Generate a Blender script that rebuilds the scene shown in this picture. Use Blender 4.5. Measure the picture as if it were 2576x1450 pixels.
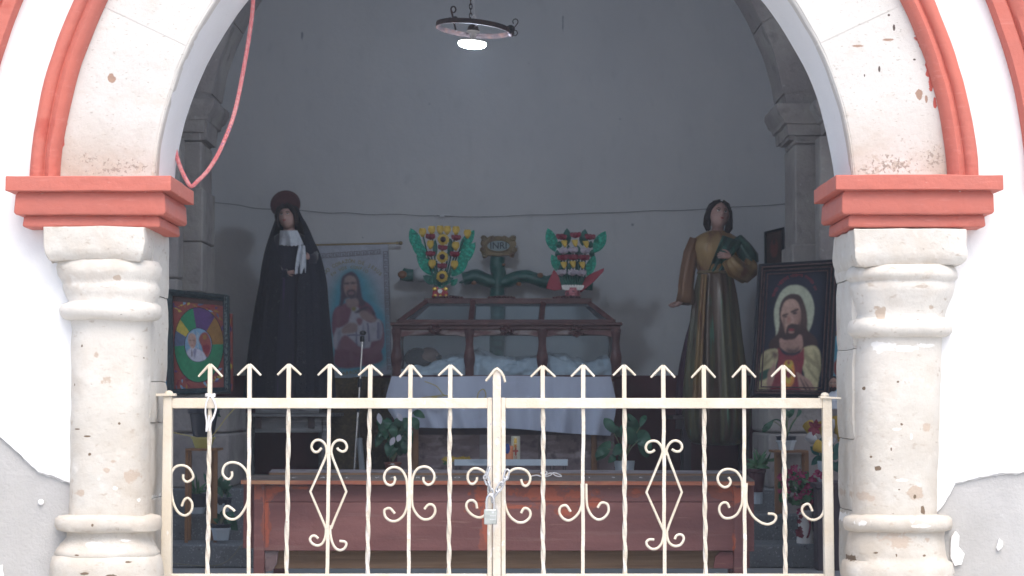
import bpy, math, random
from mathutils import Vector, Matrix, noise
random.seed(7)
for o in list(bpy.data.objects): bpy.data.objects.remove(o)
SC = bpy.context.scene
R = math.radians
PITCH = math.atan(285/4800)
CZ = 0.95
# ---------------- camera, sky, sun, exposure ----------------
cd = bpy.data.cameras.new('camera'); cam = bpy.data.objects.new('camera', cd); SC.collection.objects.link(cam)
cam.location = (0, 0, CZ); cam.rotation_euler = (math.pi/2 + PITCH, 0, 0)
cd.sensor_width = 36; cd.lens = 36*4800/2576; cd.clip_end = 500
cd.dof.use_dof = True; cd.dof.focus_distance = 7.7; cd.dof.aperture_fstop = 6.7
SC.camera = cam
w = bpy.data.worlds.new('World'); SC.world = w; w.use_nodes = True
nt = w.node_tree; bg = nt.nodes['Background']
sky = nt.nodes.new('ShaderNodeTexSky'); sky.sky_type = 'NISHITA'; sky.sun_disc = False
SUN_EL, SUN_AZ = 58, 165
sky.sun_elevation = R(SUN_EL); sky.sun_rotation = R(SUN_AZ); sky.air_density = 1.0; sky.dust_density = 3.2
nt.links.new(sky.outputs[0], bg.inputs[0]); bg.inputs[1].default_value = 0.15
sl = bpy.data.lights.new('sun', 'SUN'); sl.energy = 1.5; sl.angle = R(50); sl.color = (1, .955, .90)
so = bpy.data.objects.new('sun', sl); SC.collection.objects.link(so)
az = R(SUN_AZ); d = Vector((math.sin(az)*math.cos(R(SUN_EL)), math.cos(az)*math.cos(R(SUN_EL)), math.sin(R(SUN_EL))))
so.rotation_euler = d.to_track_quat('Z', 'Y').to_euler(); so.location = (3, -10, 14)
SC.view_settings.view_transform = 'Standard'; SC.view_settings.look = 'None'
SC.view_settings.gamma = 1; SC.view_settings.exposure = 0.85
SC.cycles.max_bounces = 10; SC.cycles.diffuse_bounces = 6; SC.cycles.transparent_max_bounces = 24
SC.cycles.use_denoising = True

# ---------------- photo to world ----------------
cp, sp_ = math.cos(PITCH), math.sin(PITCH)
def P(u, v, Y):
    x = (u-1288)/4800; y = -(v-725)/4800
    t = Y/(cp - y*sp_)
    return Vector((t*x, Y, CZ + t*(y*cp + sp_)))
def S(px, Y): return px*Y/4800
def SP(base, lst, Y):   # photo ellipses (u, v, ru, rv) -> object space marks
    return [(P(u, v, Y).x-base[0], P(u, v, Y).z-base[2], S(ru, Y), S(rv, Y)) for u, v, ru, rv in lst]
# ---------------- materials ----------------
def mat(n, c, layers=(), rough=.75, bump=0, bs=40, metal=0, emit=0, zg=None, spec=.4, sheen=0, spots=()):
    m = bpy.data.materials.new(n); m.use_nodes = True; t = m.node_tree; N = t.nodes; L = t.links
    b = N['Principled BSDF']; b.inputs['Roughness'].default_value = rough; b.inputs['Metallic'].default_value = metal
    b.inputs['Specular IOR Level'].default_value = spec
    if sheen: b.inputs['Sheen Weight'].default_value = sheen
    col = N.new('ShaderNodeRGB'); col.outputs[0].default_value = (*c, 1); out = col.outputs[0]
    tc = N.new('ShaderNodeTexCoord')
    def ns(scale, stretch=(1, 1, 1), detail=5, rg=.6):
        mp = N.new('ShaderNodeMapping'); L.new(tc.outputs['Object'], mp.inputs[0]); mp.inputs['Scale'].default_value = stretch
        k = N.new('ShaderNodeTexNoise'); L.new(mp.outputs[0], k.inputs['Vector'])
        k.inputs['Scale'].default_value = scale; k.inputs['Detail'].default_value = detail; k.inputs['Roughness'].default_value = rg
        return k.outputs['Fac']
    def mapr(o, lo, hi, a=0, bb=1):
        r = N.new('ShaderNodeMapRange'); L.new(o, r.inputs[0]); r.inputs[1].default_value = lo; r.inputs[2].default_value = hi
        r.inputs[3].default_value = a; r.inputs[4].default_value = bb; return r.outputs[0]
    def mix(f, a, c2):
        x = N.new('ShaderNodeMix'); x.data_type = 'RGBA'; L.new(f, x.inputs[0]); L.new(a, x.inputs[6]); x.inputs[7].default_value = (*c2, 1)
        return x.outputs[2]
    for l in layers:
        c2, sc, lo, hi = l[:4]; st = l[4] if len(l) > 4 else (1, 1, 1)
        f = ns(sc, st); f = mapr(f, lo, hi, 0, l[5] if len(l) > 5 else 1); out = mix(f, out, c2)
    if zg:   # dirt splashed up from the ground: colour, z low, z high, strength
        c2, z0, z1, s = zg
        sx = N.new('ShaderNodeSeparateXYZ'); L.new(tc.outputs['Object'], sx.inputs[0])
        g = mapr(sx.outputs[2], z0, z1, s, 0)
        mu = N.new('ShaderNodeMath'); mu.operation = 'MULTIPLY'; L.new(g, mu.inputs[0]); L.new(mapr(ns(4), .3, .6), mu.inputs[1])
        out = mix(mu.outputs[0], out, c2)
    for c2, lst, sc, warp, *off in spots:   # marks of a shape of their own: colour, [(x, z, rx, rz)], noise scale, warp
        tot = None; wn = mapr(ns(sc, detail=6), .3, .7, -warp, warp)
        for x, z, rx, rz in lst:
            mp = N.new('ShaderNodeMapping'); L.new(tc.outputs['Object'], mp.inputs[0])
            mp.inputs['Location'].default_value = (-x/rx, 0, -z/rz); mp.inputs['Scale'].default_value = (1/rx, 0, 1/rz)
            vl = N.new('ShaderNodeVectorMath'); vl.operation = 'LENGTH'; L.new(mp.outputs[0], vl.inputs[0])
            if tot is None: tot = vl.outputs['Value']
            else:
                mn = N.new('ShaderNodeMath'); mn.operation = 'MINIMUM'; L.new(tot, mn.inputs[0]); L.new(vl.outputs['Value'], mn.inputs[1]); tot = mn.outputs[0]
        ad = N.new('ShaderNodeMath'); ad.operation = 'ADD'; L.new(tot, ad.inputs[0]); L.new(wn, ad.inputs[1])
        o_ = off[0] if off else 0
        out = mix(mapr(ad.outputs[0], 1.0-o_, .82-o_, 0, 1), out, c2)
    L.new(out, b.inputs['Base Color'])
    if emit:
        L.new(out, b.inputs['Emission Color']); b.inputs['Emission Strength'].default_value = emit
    if bump:
        bp = N.new('ShaderNodeBump'); bp.inputs['Strength'].default_value = bump; bp.inputs['Distance'].default_value = .02
        L.new(ns(bs, detail=8), bp.inputs['Height']); L.new(bp.outputs[0], b.inputs['Normal'])
    return m
def glassmat(n, tint=(.9, .95, .95), refl=.12):
    m = bpy.data.materials.new(n); m.use_nodes = True; t = m.node_tree; N = t.nodes; L = t.links
    N.remove(N['Principled BSDF']); o = N['Material Output']
    tr = N.new('ShaderNodeBsdfTransparent'); tr.inputs[0].default_value = (*tint, 1)
    gl = N.new('ShaderNodeBsdfGlossy'); gl.inputs['Roughness'].default_value = .04
    f = N.new('ShaderNodeLayerWeight'); f.inputs[0].default_value = .5
    pw_ = N.new('ShaderNodeMath'); pw_.operation = 'POWER'; pw_.inputs[1].default_value = 4; L.new(f.outputs['Facing'], pw_.inputs[0])
    a = N.new('ShaderNodeMath'); a.operation = 'MULTIPLY_ADD'; a.inputs[1].default_value = .6; a.inputs[2].default_value = refl; L.new(pw_.outputs[0], a.inputs[0])
    mx = N.new('ShaderNodeMixShader'); L.new(a.outputs[0], mx.inputs[0]); L.new(tr.outputs[0], mx.inputs[1]); L.new(gl.outputs[0], mx.inputs[2])
    df = N.new('ShaderNodeBsdfDiffuse'); df.inputs[0].default_value = (.45, .55, .62, 1); m2 = N.new('ShaderNodeMixShader'); m2.inputs[0].default_value = .10  # bluish diffuse share imitates hazy reflections on the panes
    L.new(mx.outputs[0], m2.inputs[1]); L.new(df.outputs[0], m2.inputs[2]); L.new(m2.outputs[0], o.inputs[0]); return m
W = {}
def stone_layers():
    return [((.68, .65, .60), 1.7, .42, .62), ((.48, .40, .32), 3.2, .52, .72, (1, 1, 1), .6), ((.38, .30, .23), 24, .61, .69, (1, 1, 2), .6),
            ((.72, .70, .66), 14, .58, .68, (1, 1, 1), .6), ((.15, .11, .08), 30, .70, .73, (1, 1, 1.5), .8), ((.25, .19, .14), 12, .72, .75, (1, 1, 1.8), .8)]
W['stone'] = mat('whitewashed stone', (.60, .58, .535), stone_layers(), .9, .26, 34, zg=((.43, .36, .28), .1, 1.4, .95))
AB = (0, 7.43, 0)
_stone_R = P((2152+2374)/2, 725, 7.5); _stone_L = P((170+368)/2, 725, 7.5)
def stone_side(n, b_, pits, tans, whites):
    b_ = (b_.x, 7.5, -.06)
    return mat(n, (.60, .58, .535), stone_layers(), .9, .26, 34, zg=((.43, .36, .28), .1, 1.4, .95), spots=[((.49, .405, .33), SP(b_, tans, 7.33), 24, .9), ((.78, .765, .73), SP(b_, whites, 7.33), 14, .8), ((.17, .12, .08), SP(b_, pits, 7.33), 50, .4)])
W['stone_L'] = stone_side('whitewashed column stone pitted low down', _stone_L, [(226,1143,4,4),(240,1319,4,4),(182,968,2,4),(205,870,3,4),(222,1440,12,4),(290,1446,14,4),(330,1412,10,3),(200,1395,8,3),(300,1066,3,3),(355,900,2,2),(192,1080,7,2),(220,1098,9,2)],
    [(243,893,7,9),(268,955,14,12),(268,1184,8,6),(285,1160,6,4),(300,700,10,6),(200,1240,20,8),(330,1200,14,20)], [(395,1170,16,46),(345,1260,8,8),(240,1370,26,7),(320,1360,20,6),(250,1205,5,5),(290,1230,6,5)])
W['stone_R'] = stone_side('whitewashed column stone flaking below the neck', _stone_R, [(2208,1178,8,6),(2322,1284,6,11),(2178,977,3,5),(2257,961,4,3),(2266,1068,4,4),(2192,1150,3,3),(2240,1130,2,5),(2300,1250,4,5),(2260,1232,3,2),(2200,1390,6,3),(2320,1396,5,3),(2150,1408,12,8),(2250,1395,3,5)],
    [(2210,785,12,16),(2330,1072,12,10),(2300,1240,20,16),(2342,775,8,6),(2180,1250,20,10),(2260,1360,50,16)], [(2225,872,30,14),(2280,876,30,9),(2330,870,24,6),(2163,1317,19,12),(2288,1305,5,7),(2310,1322,20,4),(2268,1208,14,3),(2290,1098,4,10),(2250,1080,12,4),(2240,1120,5,3)])
specks = SP(AB, [(290,424,100,26),(220,400,40,20),(345,420,40,18),(2250,415,90,34),(2350,400,40,40),(2190,428,50,20)], 7.40)
W['stone_arch'] = mat('whitewashed arch stone', (.62, .60, .58), [((.70, .69, .68), 1.5, .4, .62), ((.50, .45, .39), 7, .58, .72, (1, 1, 1.6), .6),
     ((.30, .26, .21), 60, .64, .70, (1, 1, 2.2), .5), ((.16, .12, .10), 9, .735, .75, (1.6, 1, 1), .9)], .9, .22, 30, zg=((.40, .35, .28), 1.72, 2.1, .5))
chips = SP((0, 7.43, 0), [(2249,70,3,10),(2212,174,3,8),(2175,190,2,4),(2236,38,3,3),(2300,150,4,3),(2420//1,0,1,1)], 7.40)
tanm = SP((0, 7.43, 0), [(280,198,9,14),(2235,100,14,3),(2160,116,18,3),(2312,240,8,14),(2330,250,4,8)], 7.40)
smear = SP((0, 7.43, 0), [(2298,20,10,22),(2308,60,8,22),(2322,105,7,26),(2334,160,7,30),(2342,205,6,20),(2352,260,4,20),(170,310,5,14),(158,352,4,16),(210,120,5,12)], 7.40)
_stone_R = P((2152+2374)/2, 725, 7.5); _stone_L = P((170+368)/2, 725, 7.5)
def stone_side(n, b_, pits, tans, whites):
    b_ = (b_.x, 7.5, -.06)
    return mat(n, (.60, .58, .535), stone_layers(), .9, .26, 34, zg=((.43, .36, .28), .1, 1.4, .95), spots=[((.49, .405, .33), SP(b_, tans, 7.33), 24, .9), ((.78, .765, .73), SP(b_, whites, 7.33), 14, .8), ((.17, .12, .08), SP(b_, pits, 7.33), 50, .4)])
W['stone_L'] = stone_side('whitewashed column stone pitted low down', _stone_L, [(226,1143,4,4),(240,1319,4,4),(182,968,2,4),(205,870,3,4),(222,1440,12,4),(290,1446,14,4),(330,1412,10,3),(200,1395,8,3),(300,1066,3,3),(355,900,2,2),(192,1080,7,2),(220,1098,9,2)],
    [(243,893,7,9),(268,955,14,12),(268,1184,8,6),(285,1160,6,4),(300,700,10,6),(200,1240,20,8),(330,1200,14,20)], [(395,1170,16,46),(345,1260,8,8),(240,1370,26,7),(320,1360,20,6),(250,1205,5,5),(290,1230,6,5)])
W['stone_R'] = stone_side('whitewashed column stone flaking below the neck', _stone_R, [(2208,1178,8,6),(2322,1284,6,11),(2178,977,3,5),(2257,961,4,3),(2266,1068,4,4),(2192,1150,3,3),(2240,1130,2,5),(2300,1250,4,5),(2260,1232,3,2),(2200,1390,6,3),(2320,1396,5,3),(2150,1408,12,8),(2250,1395,3,5)],
    [(2210,785,12,16),(2330,1072,12,10),(2300,1240,20,16),(2342,775,8,6),(2180,1250,20,10),(2260,1360,50,16)], [(2225,872,30,14),(2280,876,30,9),(2330,870,24,6),(2163,1317,19,12),(2288,1305,5,7),(2310,1322,20,4),(2268,1208,14,3),(2290,1098,4,10),(2250,1080,12,4),(2240,1120,5,3)])
specks = SP(AB, [(290,424,100,26),(220,400,40,20),(345,420,40,18),(2250,415,90,34),(2350,400,40,40),(2190,428,50,20)], 7.40)
W['stone_arch'] = mat('whitewashed arch stone', (.60, .585, .555), [((.66, .64, .61), 1.5, .4, .62), ((.53, .47, .40), 6, .55, .72, (1, 1, 1.6), .5), ((.72, .71, .69), 40, .66, .72, (1, 1, 1), .7),
     ((.30, .26, .21), 60, .62, .68, (1, 1, 2.2), .55), ((.16, .12, .10), 9, .735, .75, (1.6, 1, 1), .9)], .9, .22, 30, zg=((.40, .34, .26), 1.80, 2.12, .8),
     spots=[((.50, .45, .385), specks, 34, 1.4, .72), ((.33, .29, .25), specks, 70, 1.4, .85), ((.10, .075, .065), chips, 40, .4), ((.36, .24, .18), tanm, 30, .5), ((.50, .11, .085), smear, 16, 1.1)])
W['soffit'] = mat('smooth painted soffit', (.82, .83, .85), [((.76, .77, .78), 2, .4, .7), ((.5, .5, .5), 30, .66, .72, (1, 1, 1), .3)], .8, .15, 12)
W['plaster'] = mat('white limewash plaster', (.84, .84, .84), [((.78, .78, .78), 1.2, .45, .7, (1, 1, .6)), ((.70, .68, .65), 8, .68, .8, (1, 1, .4), .4)], .9, .22, 9)
W['render'] = mat('bare grey cement render', (.42, .415, .41), [((.50, .495, .485), 2.2, .42, .6), ((.39, .385, .38), 8, .55, .72, (1, 1, 1), .7), ((.62, .61, .6), 45, .66, .7, (1, 1, 1), .6), ((.28, .27, .26), 70, .68, .72, (1, 1, 1), .6), ((.40, .39, .37), 1.3, .5, .6, (1, 1, 1), .5)], .95, .25, 60)
W['scratch'] = mat('chalky plaster undercoat', (.62, .61, .60), [((.70, .70, .69), 14, .45, .6), ((.5, .49, .48), 40, .58, .66)], .95, .3, 50)
W['red'] = mat('terracotta red paint', (.54, .15, .11), [((.49, .145, .11), 3, .42, .62), ((.60, .22, .18), 22, .58, .72, (.4, 1, 3), .6), ((.42, .06, .04), 7, .62, .74, (1, 1, 1), .6), ((.70, .60, .55), 34, .71, .74, (1, 1, 1), .6), ((.30, .06, .05), 55, .70, .73, (1, 1, 1), .5)], .7, .35, 16)
W['gate'] = mat('cream enamel on iron', (.66, .585, .465), [((.71, .655, .56), 5, .42, .62), ((.60, .46, .28), 7, .60, .74, (1, 1, .5), .55), ((.82, .80, .77), 30, .64, .70, (1, 1, .5), .7), ((.42, .40, .40), 60, .70, .73, (1, 1, .6), .7)], .5, .2, 60)
W['gate_worn'] = mat('worn cream enamel with grey primer', (.66, .59, .48), [((.70, .64, .55), 6, .42, .6), ((.66, .65, .66), 11, .58, .66, (1, 1, .4), .6), ((.80, .78, .76), 36, .60, .66, (1, 1, .5), .7), ((.32, .33, .38), 80, .66, .70, (1, 1, .7), .7), ((.55, .40, .24), 30, .68, .72, (1, 1, 1), .6)], .55, .3, 60)
W['iwall'] = mat('aged interior plaster', (.60, .61, .64), [((.66, .66, .67), .9, .4, .65), ((.50, .52, .56), 1.6, .50, .70, (1, 1, .6), .9), ((.53, .53, .55), 11, .56, .7, (1, 1, .5), .6), ((.30, .29, .28), 18, .70, .76, (1, 1, 1), .3)], .95, .35, 7)
W['bwall'] = mat('aged back wall plaster', (.64, .635, .655), [((.69, .68, .69), .9, .4, .65), ((.60, .60, .62), 1.6, .45, .80, (1, 1, .6), .9), ((.57, .57, .585), 11, .56, .7, (1, 1, .5), .5), ((.40, .39, .39), 18, .70, .76, (1, 1, 1), .3)], .95, .30, 9,
    spots=[((.36, .37, .41), SP((0, 14, 0), [(1591,566,5,4),(912,598,2,2),(1416,62,2,20),(1330,160,2,1),(2048,470,5,2),(760,90,3,12),(1560,300,2,2),(1080,262,2,2)], 14.0), 30, .6)])
W['wain'] = mat('dark red wainscot paint', (.12, .026, .04), [((.10, .02, .03), 2, .4, .7), ((.2, .05, .05), 14, .62, .75, (1, 1, 1), .5)], .75, .15, 10)
W['istone'] = mat('grey tan quarried stone', (.27, .24, .235), [((.36, .33, .31), 2.2, .42, .64), ((.17, .155, .15), 7, .55, .72, (1, 1, 1), .8), ((.45, .42, .39), 30, .62, .70, (1, 1, 1), .5)], .95, .6, 22)
W['floor'] = mat('worn tile floor', (.24, .24, .25), [((.30, .30, .30), 3, .45, .65)], .8, .1, 20)
W['granite'] = mat('speckled dark terrazzo', (.13, .14, .15), [((.30, .31, .32), 90, .60, .64), ((.08, .085, .09), 3, .5, .7), ((.04, .04, .04), 60, .64, .68)], .75, .1, 40)
W['paving'] = mat('pale paving', (.50, .49, .47), [((.43, .42, .4), 2, .45, .65)], .9, .2, 10)
W['earth'] = mat('dusty street ground', (.50, .49, .475), [((.43, .42, .41), .6, .45, .65)], .95, .1, 6)
W['bench'] = mat('maroon painted planks worn to orange', (.175, .062, .060), [((.24, .09, .085), 4, .45, .65, (.35, 1, 2)), ((.12, .045, .048), 3, .55, .72, (.4, 1, 1.5), .7), ((.30, .19, .15), 26, .66, .70, (.12, 1, 2.2), .6), ((.45, .30, .17), 40, .73, .76, (.3, 1, 2), .7)], .6, .25, 30)
BB = P(1252, 1450, 9.35)
wearspots = SP(BB, [(1212,1250,34,34),(1222,1300,16,60),(1228,1350,14,26),(1340,1240,85,16),(1395,1252,60,20),(1455,1245,30,14),(1300,1275,45,7),(1495,1265,20,14),(1502,1238,12,8),(676,1240,9,18),(670,1290,6,40),(672,1350,8,30),(700,1232,26,8),(1822,1232,26,16),(1855,1240,16,26),(1846,1355,8,34),(760,1228,22,5),(1600,1238,16,7),(640,1232,14,18),(1425,1290,22,10)], 9.27)
W['bench_front'] = mat('maroon painted planks rubbed to orange', (.175, .070, .068), [((.25, .11, .105), 3, .42, .66, (.35, 1, 2)), ((.12, .05, .055), 2.5, .52, .72, (.4, 1, 1.5), .8), ((.30, .20, .18), 9, .58, .74, (.15, 1, 3), .5), ((.30, .17, .14), 26, .66, .70, (.12, 1, 2.2), .6), ((.45, .30, .17), 40, .73, .76, (.3, 1, 2), .7)],
    .6, .25, 30, spots=[((.28, .09, .065), wearspots, 7, 1.5), ((.40, .105, .06), [(a, b, c*.62, d*.7) for a, b, c, d in wearspots], 15, 1.2)])
W['benchtop'] = mat('dark worn tabletop paint', (.085, .065, .06), [((.14, .11, .095), 4, .45, .62, (.3, 1, 1)), ((.16, .055, .045), 5, .58, .68, (.5, 1, 1), .7)], .5, .2, 20)
W['edge'] = mat('orange worn wooden edge', (.32, .105, .06), [((.40, .21, .12), 9, .5, .66, (.3, 1, 1)), ((.20, .07, .06), 5, .55, .65, (.4, 1, 1), .9)], .6, .2, 30)
W['wood'] = mat('natural brown wood', (.21, .125, .07), [((.27, .17, .10), 12, .42, .65, (.12, .5, 3)), ((.13, .07, .04), 18, .56, .72, (.1, .5, 3), .8)], .65, .25, 25)
W['wood_o'] = mat('orange brown wood', (.24, .115, .05), [((.17, .08, .04), 10, .45, .65, (3, 3, .2))], .6, .2, 25)
W['cof'] = mat('carved reddish mahogany', (.06, .020, .022), [((.10, .036, .034), 14, .45, .65), ((.05, .014, .016), 8, .5, .7), ((.26, .20, .18), 18, .66, .74, (.3, 1, 2), .5)], .38, .4, 26)
W['cofworn'] = mat('worn greyed mahogany', (.12, .05, .05), [((.30, .26, .25), 12, .48, .62, (.25, 1, 1)), ((.07, .02, .02), 20, .56, .66)], .5, .3, 30)
W['glass'] = glassmat('pane glass with painted hazy reflection', (.86, .92, .95), .008)
W['sheet'] = mat('white linen', (.55, .60, .66), [((.45, .50, .56), 5, .45, .7)], .9, .3, 14)
W['cloth'] = mat('pale lavender altar cloth', (.47, .50, .61), [((.40, .42, .52), 3, .45, .7, (3, 1, .6)), ((.52, .53, .66), 30, .6, .7, (.3, 1, 1), .5)], .85, .15, 12)
W['dpanel'] = mat('mottled mauve wood panel', (.19, .135, .14), [((.32, .26, .265), 7, .48, .62, (.6, 1, 2)), ((.08, .05, .06), 10, .55, .68), ((.3, .25, .25), 34, .62, .7, (1, 1, 1), .5)], .6, .25, 20)
W['dpanel2'] = mat('scuffed grey stile', (.22, .19, .20), [((.12, .09, .09), 7, .5, .62, (1, 1, .4))], .6, .25, 20)
W['veil'] = mat('navy black lace veil', (.008, .010, .022), [((.02, .024, .038), 40, .60, .66)], .9, .4, 60)
W['robe'] = mat('dark purple black velvet', (.010, .010, .026), [((.035, .014, .065), 12, .60, .68, (4, 1, .1))], .8, .2, 30, sheen=.3)
W['white'] = mat('white lace cotton', (.60, .62, .68), [((.48, .5, .56), 40, .5, .62)], .9, .4, 60)
W['skin'] = mat('painted flesh', (.42, .25, .215), [((.50, .31, .27), 12, .45, .65), ((.50, .17, .15), 9, .6, .7, (1, 1, 1), .4)], .5, 0)
W['skin_d'] = mat('painted flesh shaded brown', (.30, .17, .13), [], .5, 0)
W['hair'] = mat('dark brown painted hair', (.022, .016, .018), [((.035, .022, .02), 30, .5, .7, (1, 1, .3))], .75, .5, 60, spec=.2)
W['lips'] = mat('painted lips', (.35, .07, .07), [], .4)
W['eye'] = mat('painted dark eyes', (.02, .015, .015), [], .2)
W['halo'] = mat('dull copper red metal', (.085, .03, .035), [((.12, .045, .045), 20, .5, .7)], .5, .2, 40, metal=.3)
W['gold'] = mat('antique gilding', (.22, .165, .09), [((.14, .08, .05), 14, .5, .65)], .45, .5, 40, metal=.35)
W['brass'] = mat('brass', (.45, .34, .18), [], .3, 0, 40, metal=.8)
W['green_log'] = mat('glossy green painted log', (.02, .12, .105), [((.05, .20, .18), 9, .55, .7, (.25, 1, 3)), ((.006, .035, .035), 12, .55, .7, (.3, 1, 2))], .28, .5, 16)
W['knot'] = mat('orange brown knots', (.30, .14, .07), [], .5)
W['plaq'] = mat('pale sage plaque', (.25, .31, .32), [], .5)
W['black'] = mat('black paint', (.012, .014, .018), [], .4)
W['blackink'] = mat('black lettering', (.01, .02, .03), [], .6)
W['leafg'] = mat('glitter green foil', (.0, .22, .15), [((.02, .42, .29), 60, .5, .6), ((.0, .13, .10), 24, .58, .68)], .4, .7, 80)
W['leafd'] = mat('dark green fabric leaves', (.008, .085, .07), [((.015, .14, .10), 30, .5, .65)], .6, .3, 50)
W['yel'] = mat('yellow artificial petals', (.50, .33, .05), [((.58, .40, .07), 20, .5, .65)], .6, .2, 50)
W['redf'] = mat('crimson artificial petals', (.20, .014, .035), [((.12, .008, .02), 40, .5, .65), ((.45, .04, .07), 30, .66, .72)], .5, .6, 60)
W['whitef'] = mat('mauve white petals', (.38, .33, .38), [((.28, .24, .29), 40, .5, .65)], .7, .5, 60)
W['seed'] = mat('dark seed centre', (.035, .018, .03), [], .9, .5, 90)
W['redp'] = mat('red wrapping paper', (.28, .012, .035), [((.34, .02, .03), 6, .5, .7)], .45, .2, 20)
W['pinkwire'] = mat('pink metallic ribbon', (.50, .17, .20), [((.7, .35, .35), 60, .55, .65), ((.1, .05, .08), 40, .56, .64)], .3, .5, 60, metal=.4)
W['banner'] = mat('off white banner satin', (.46, .46, .55), [((.42, .42, .5), 3, .45, .7, (3, 1, .4))], .7, .1, 14)
W['iron'] = mat('rusty dark iron', (.055, .035, .035), [((.10, .05, .04), 12, .5, .65), ((.02, .02, .025), 8, .52, .66)], .55, .4, 50, metal=.4)
W['chrome'] = mat('bright steel', (.75, .75, .76), [], .22, 0, 30, metal=.9)
W['galv'] = mat('galvanised steel', (.62, .63, .65), [((.45, .46, .48), 60, .5, .65)], .38, .2, 80, metal=.65)
W['lock'] = mat('satin steel padlock', (.50, .53, .50), [((.42, .45, .43), 60, .5, .6, (.2, 1, 1))], .4, .05, 80, metal=.5)
W['rope'] = mat('pink twisted nylon rope', (.80, .24, .25), [((.84, .36, .36), 55, .48, .58), ((.25, .16, .45), 75, .64, .68)], .8, .6, 120)
W['string'] = mat('white string', (.78, .78, .80), [], .9, .3, 90)
W['cable'] = mat('dull cable', (.16, .15, .11), [], .8)
W['twine'] = mat('straw coloured string', (.45, .37, .16), [], .9)
W['wire'] = mat('thin dark wire', (.05, .05, .055), [], .7)
W['ceramic'] = mat('white ceramic', (.70, .67, .64), [], .3)
W['lamp'] = mat('lit lamp diffuser', (.88, 1.0, .97), [], .4, emit=9)
W['plant'] = mat('dark green houseplant leaf', (.018, .085, .045), [((.035, .14, .07), 16, .5, .68), ((.01, .05, .04), 9, .5, .7)], .42, .2, 30)
W['plant2'] = mat('mid green leaf', (.05, .15, .06), [((.03, .10, .05), 16, .5, .68)], .5, .2, 30)
W['stem'] = mat('pale green stem', (.18, .20, .11), [], .6)
W['dryleaf'] = mat('pale spathe', (.50, .47, .52), [], .7)
W['potw'] = mat('white plastic pot', (.40, .44, .48), [((.42, .48, .52), 8, .5, .65)], .45)
W['potb'] = mat('black plastic pot', (.018, .022, .035), [], .45)
W['poty'] = mat('yellow plastic bowl', (.42, .37, .11), [], .5)
W['terra'] = mat('terracotta pot', (.20, .055, .035), [((.13, .035, .025), 10, .5, .65)], .6, .1, 20)
W['potr'] = mat('dark maroon pot', (.07, .02, .03), [], .5)
W['pink'] = mat('magenta geranium petals', (.30, .03, .10), [((.38, .02, .10), 40, .5, .65)], .6, .4, 60)
W['candle'] = mat('ivory wax', (.58, .54, .42), [], .5)
W['redink'] = mat('red transfer', (.38, .03, .025), [], .5)
W['goldink'] = mat('gold transfer', (.75, .50, .12), [], .25, metal=.6)
W['blue'] = mat('blue printed label', (.02, .06, .25), [], .4)
W['owax'] = mat('orange wax', (.75, .26, .12), [], .5)
W['tray'] = mat('scuffed white painted metal', (.60, .66, .72), [((.42, .48, .55), 12, .5, .62, (.3, 1, 1)), ((.2, .2, .2), 20, .70, .73)], .4, .15, 40)
W['greywood'] = mat('weathered grey table wood', (.17, .165, .175), [((.30, .30, .31), 14, .5, .62, (.2, 1, 2)), ((.06, .055, .06), 16, .6, .68, (.3, 1, 1.5))], .7, .4, 30)
W['darkwood'] = mat('dark brown wood', (.06, .045, .055), [((.09, .06, .06), 10, .5, .65, (1, 1, .3))], .6, .2, 30)
W['frame_g'] = mat('dark green black frame', (.012, .028, .035), [((.03, .055, .06), 40, .5, .65)], .35, .4, 60)
W['silver'] = mat('tarnished silver beading', (.16, .19, .19), [((.03, .04, .045), 70, .48, .56)], .4, .9, 90, metal=.4)
W['frame_b'] = mat('black lacquer frame', (.010, .013, .022), [], .35)
W['frame_r'] = mat('dull bronze frame bead', (.09, .045, .045), [((.04, .02, .025), 30, .5, .6)], .5, .5, 60)
W['olive'] = mat('ochre woven cloth', (.085, .06, .03), [((.13, .09, .04), 60, .5, .6)], .9, .3, 50)
W['lace'] = mat('black lace border', (.012, .014, .026), [((.07, .075, .08), 45, .58, .66), ((.01, .01, .02), 90, .52, .6)], .9, .5, 90)
W['ochre'] = mat('ochre gold satin', (.30, .19, .08), [((.17, .075, .04), 6, .46, .66, (2, 2, .6)), ((.36, .20, .08), 11, .58, .72, (2, 2, .5))], .42, .3, 12, metal=.15)
W['ochre_d'] = mat('russet ochre satin', (.20, .105, .06), [((.22, .11, .05), 8, .5, .7, (2, 2, .5))], .45, .3, 12, metal=.15)
W['satin'] = mat('shot green and plum satin with painted highlights', (.13, .085, .06), [((.075, .14, .09), 5, .48, .62, (2.4, 1, .14)), ((.24, .16, .075), 5, .52, .66, (2.4, 1, .14), .85), ((.12, .27, .19), 12, .62, .69, (2, 1, .12), .9)], .33, .3, 10, metal=.2, spec=.6)  # light green streaks put fold highlights into the satin colour
W['satin_g'] = mat('green satin', (.035, .085, .07), [((.06, .17, .13), 9, .5, .66, (2, 2, .6)), ((.02, .05, .06), 7, .55, .7, (2, 2, .6))], .35, .3, 12, metal=.15)
W['purple'] = mat('dark plum cloth', (.05, .018, .04), [((.08, .03, .05), 8, .5, .7, (2, 1, .3))], .7, .2, 20)
W['galv_d'] = mat('dull grey tube', (.20, .22, .24), [], .5)
W['whitef2'] = mat('white artificial petals', (.55, .55, .58), [], .6)
def paint(n):
    m = mat(n, (.5, .5, .5), [], .55); t = m.node_tree; a = t.nodes.new('ShaderNodeVertexColor'); a.layer_name = 'pigment'
    t.links.new(a.outputs[0], t.nodes['Principled BSDF'].inputs['Base Color']); return m
W['pigment'] = paint('painted picture pigment'); W['pigment_cloth'] = paint('printed satin pigment'); W['pigment_cloth'].node_tree.nodes['Principled BSDF'].inputs['Roughness'].default_value = .8
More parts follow.
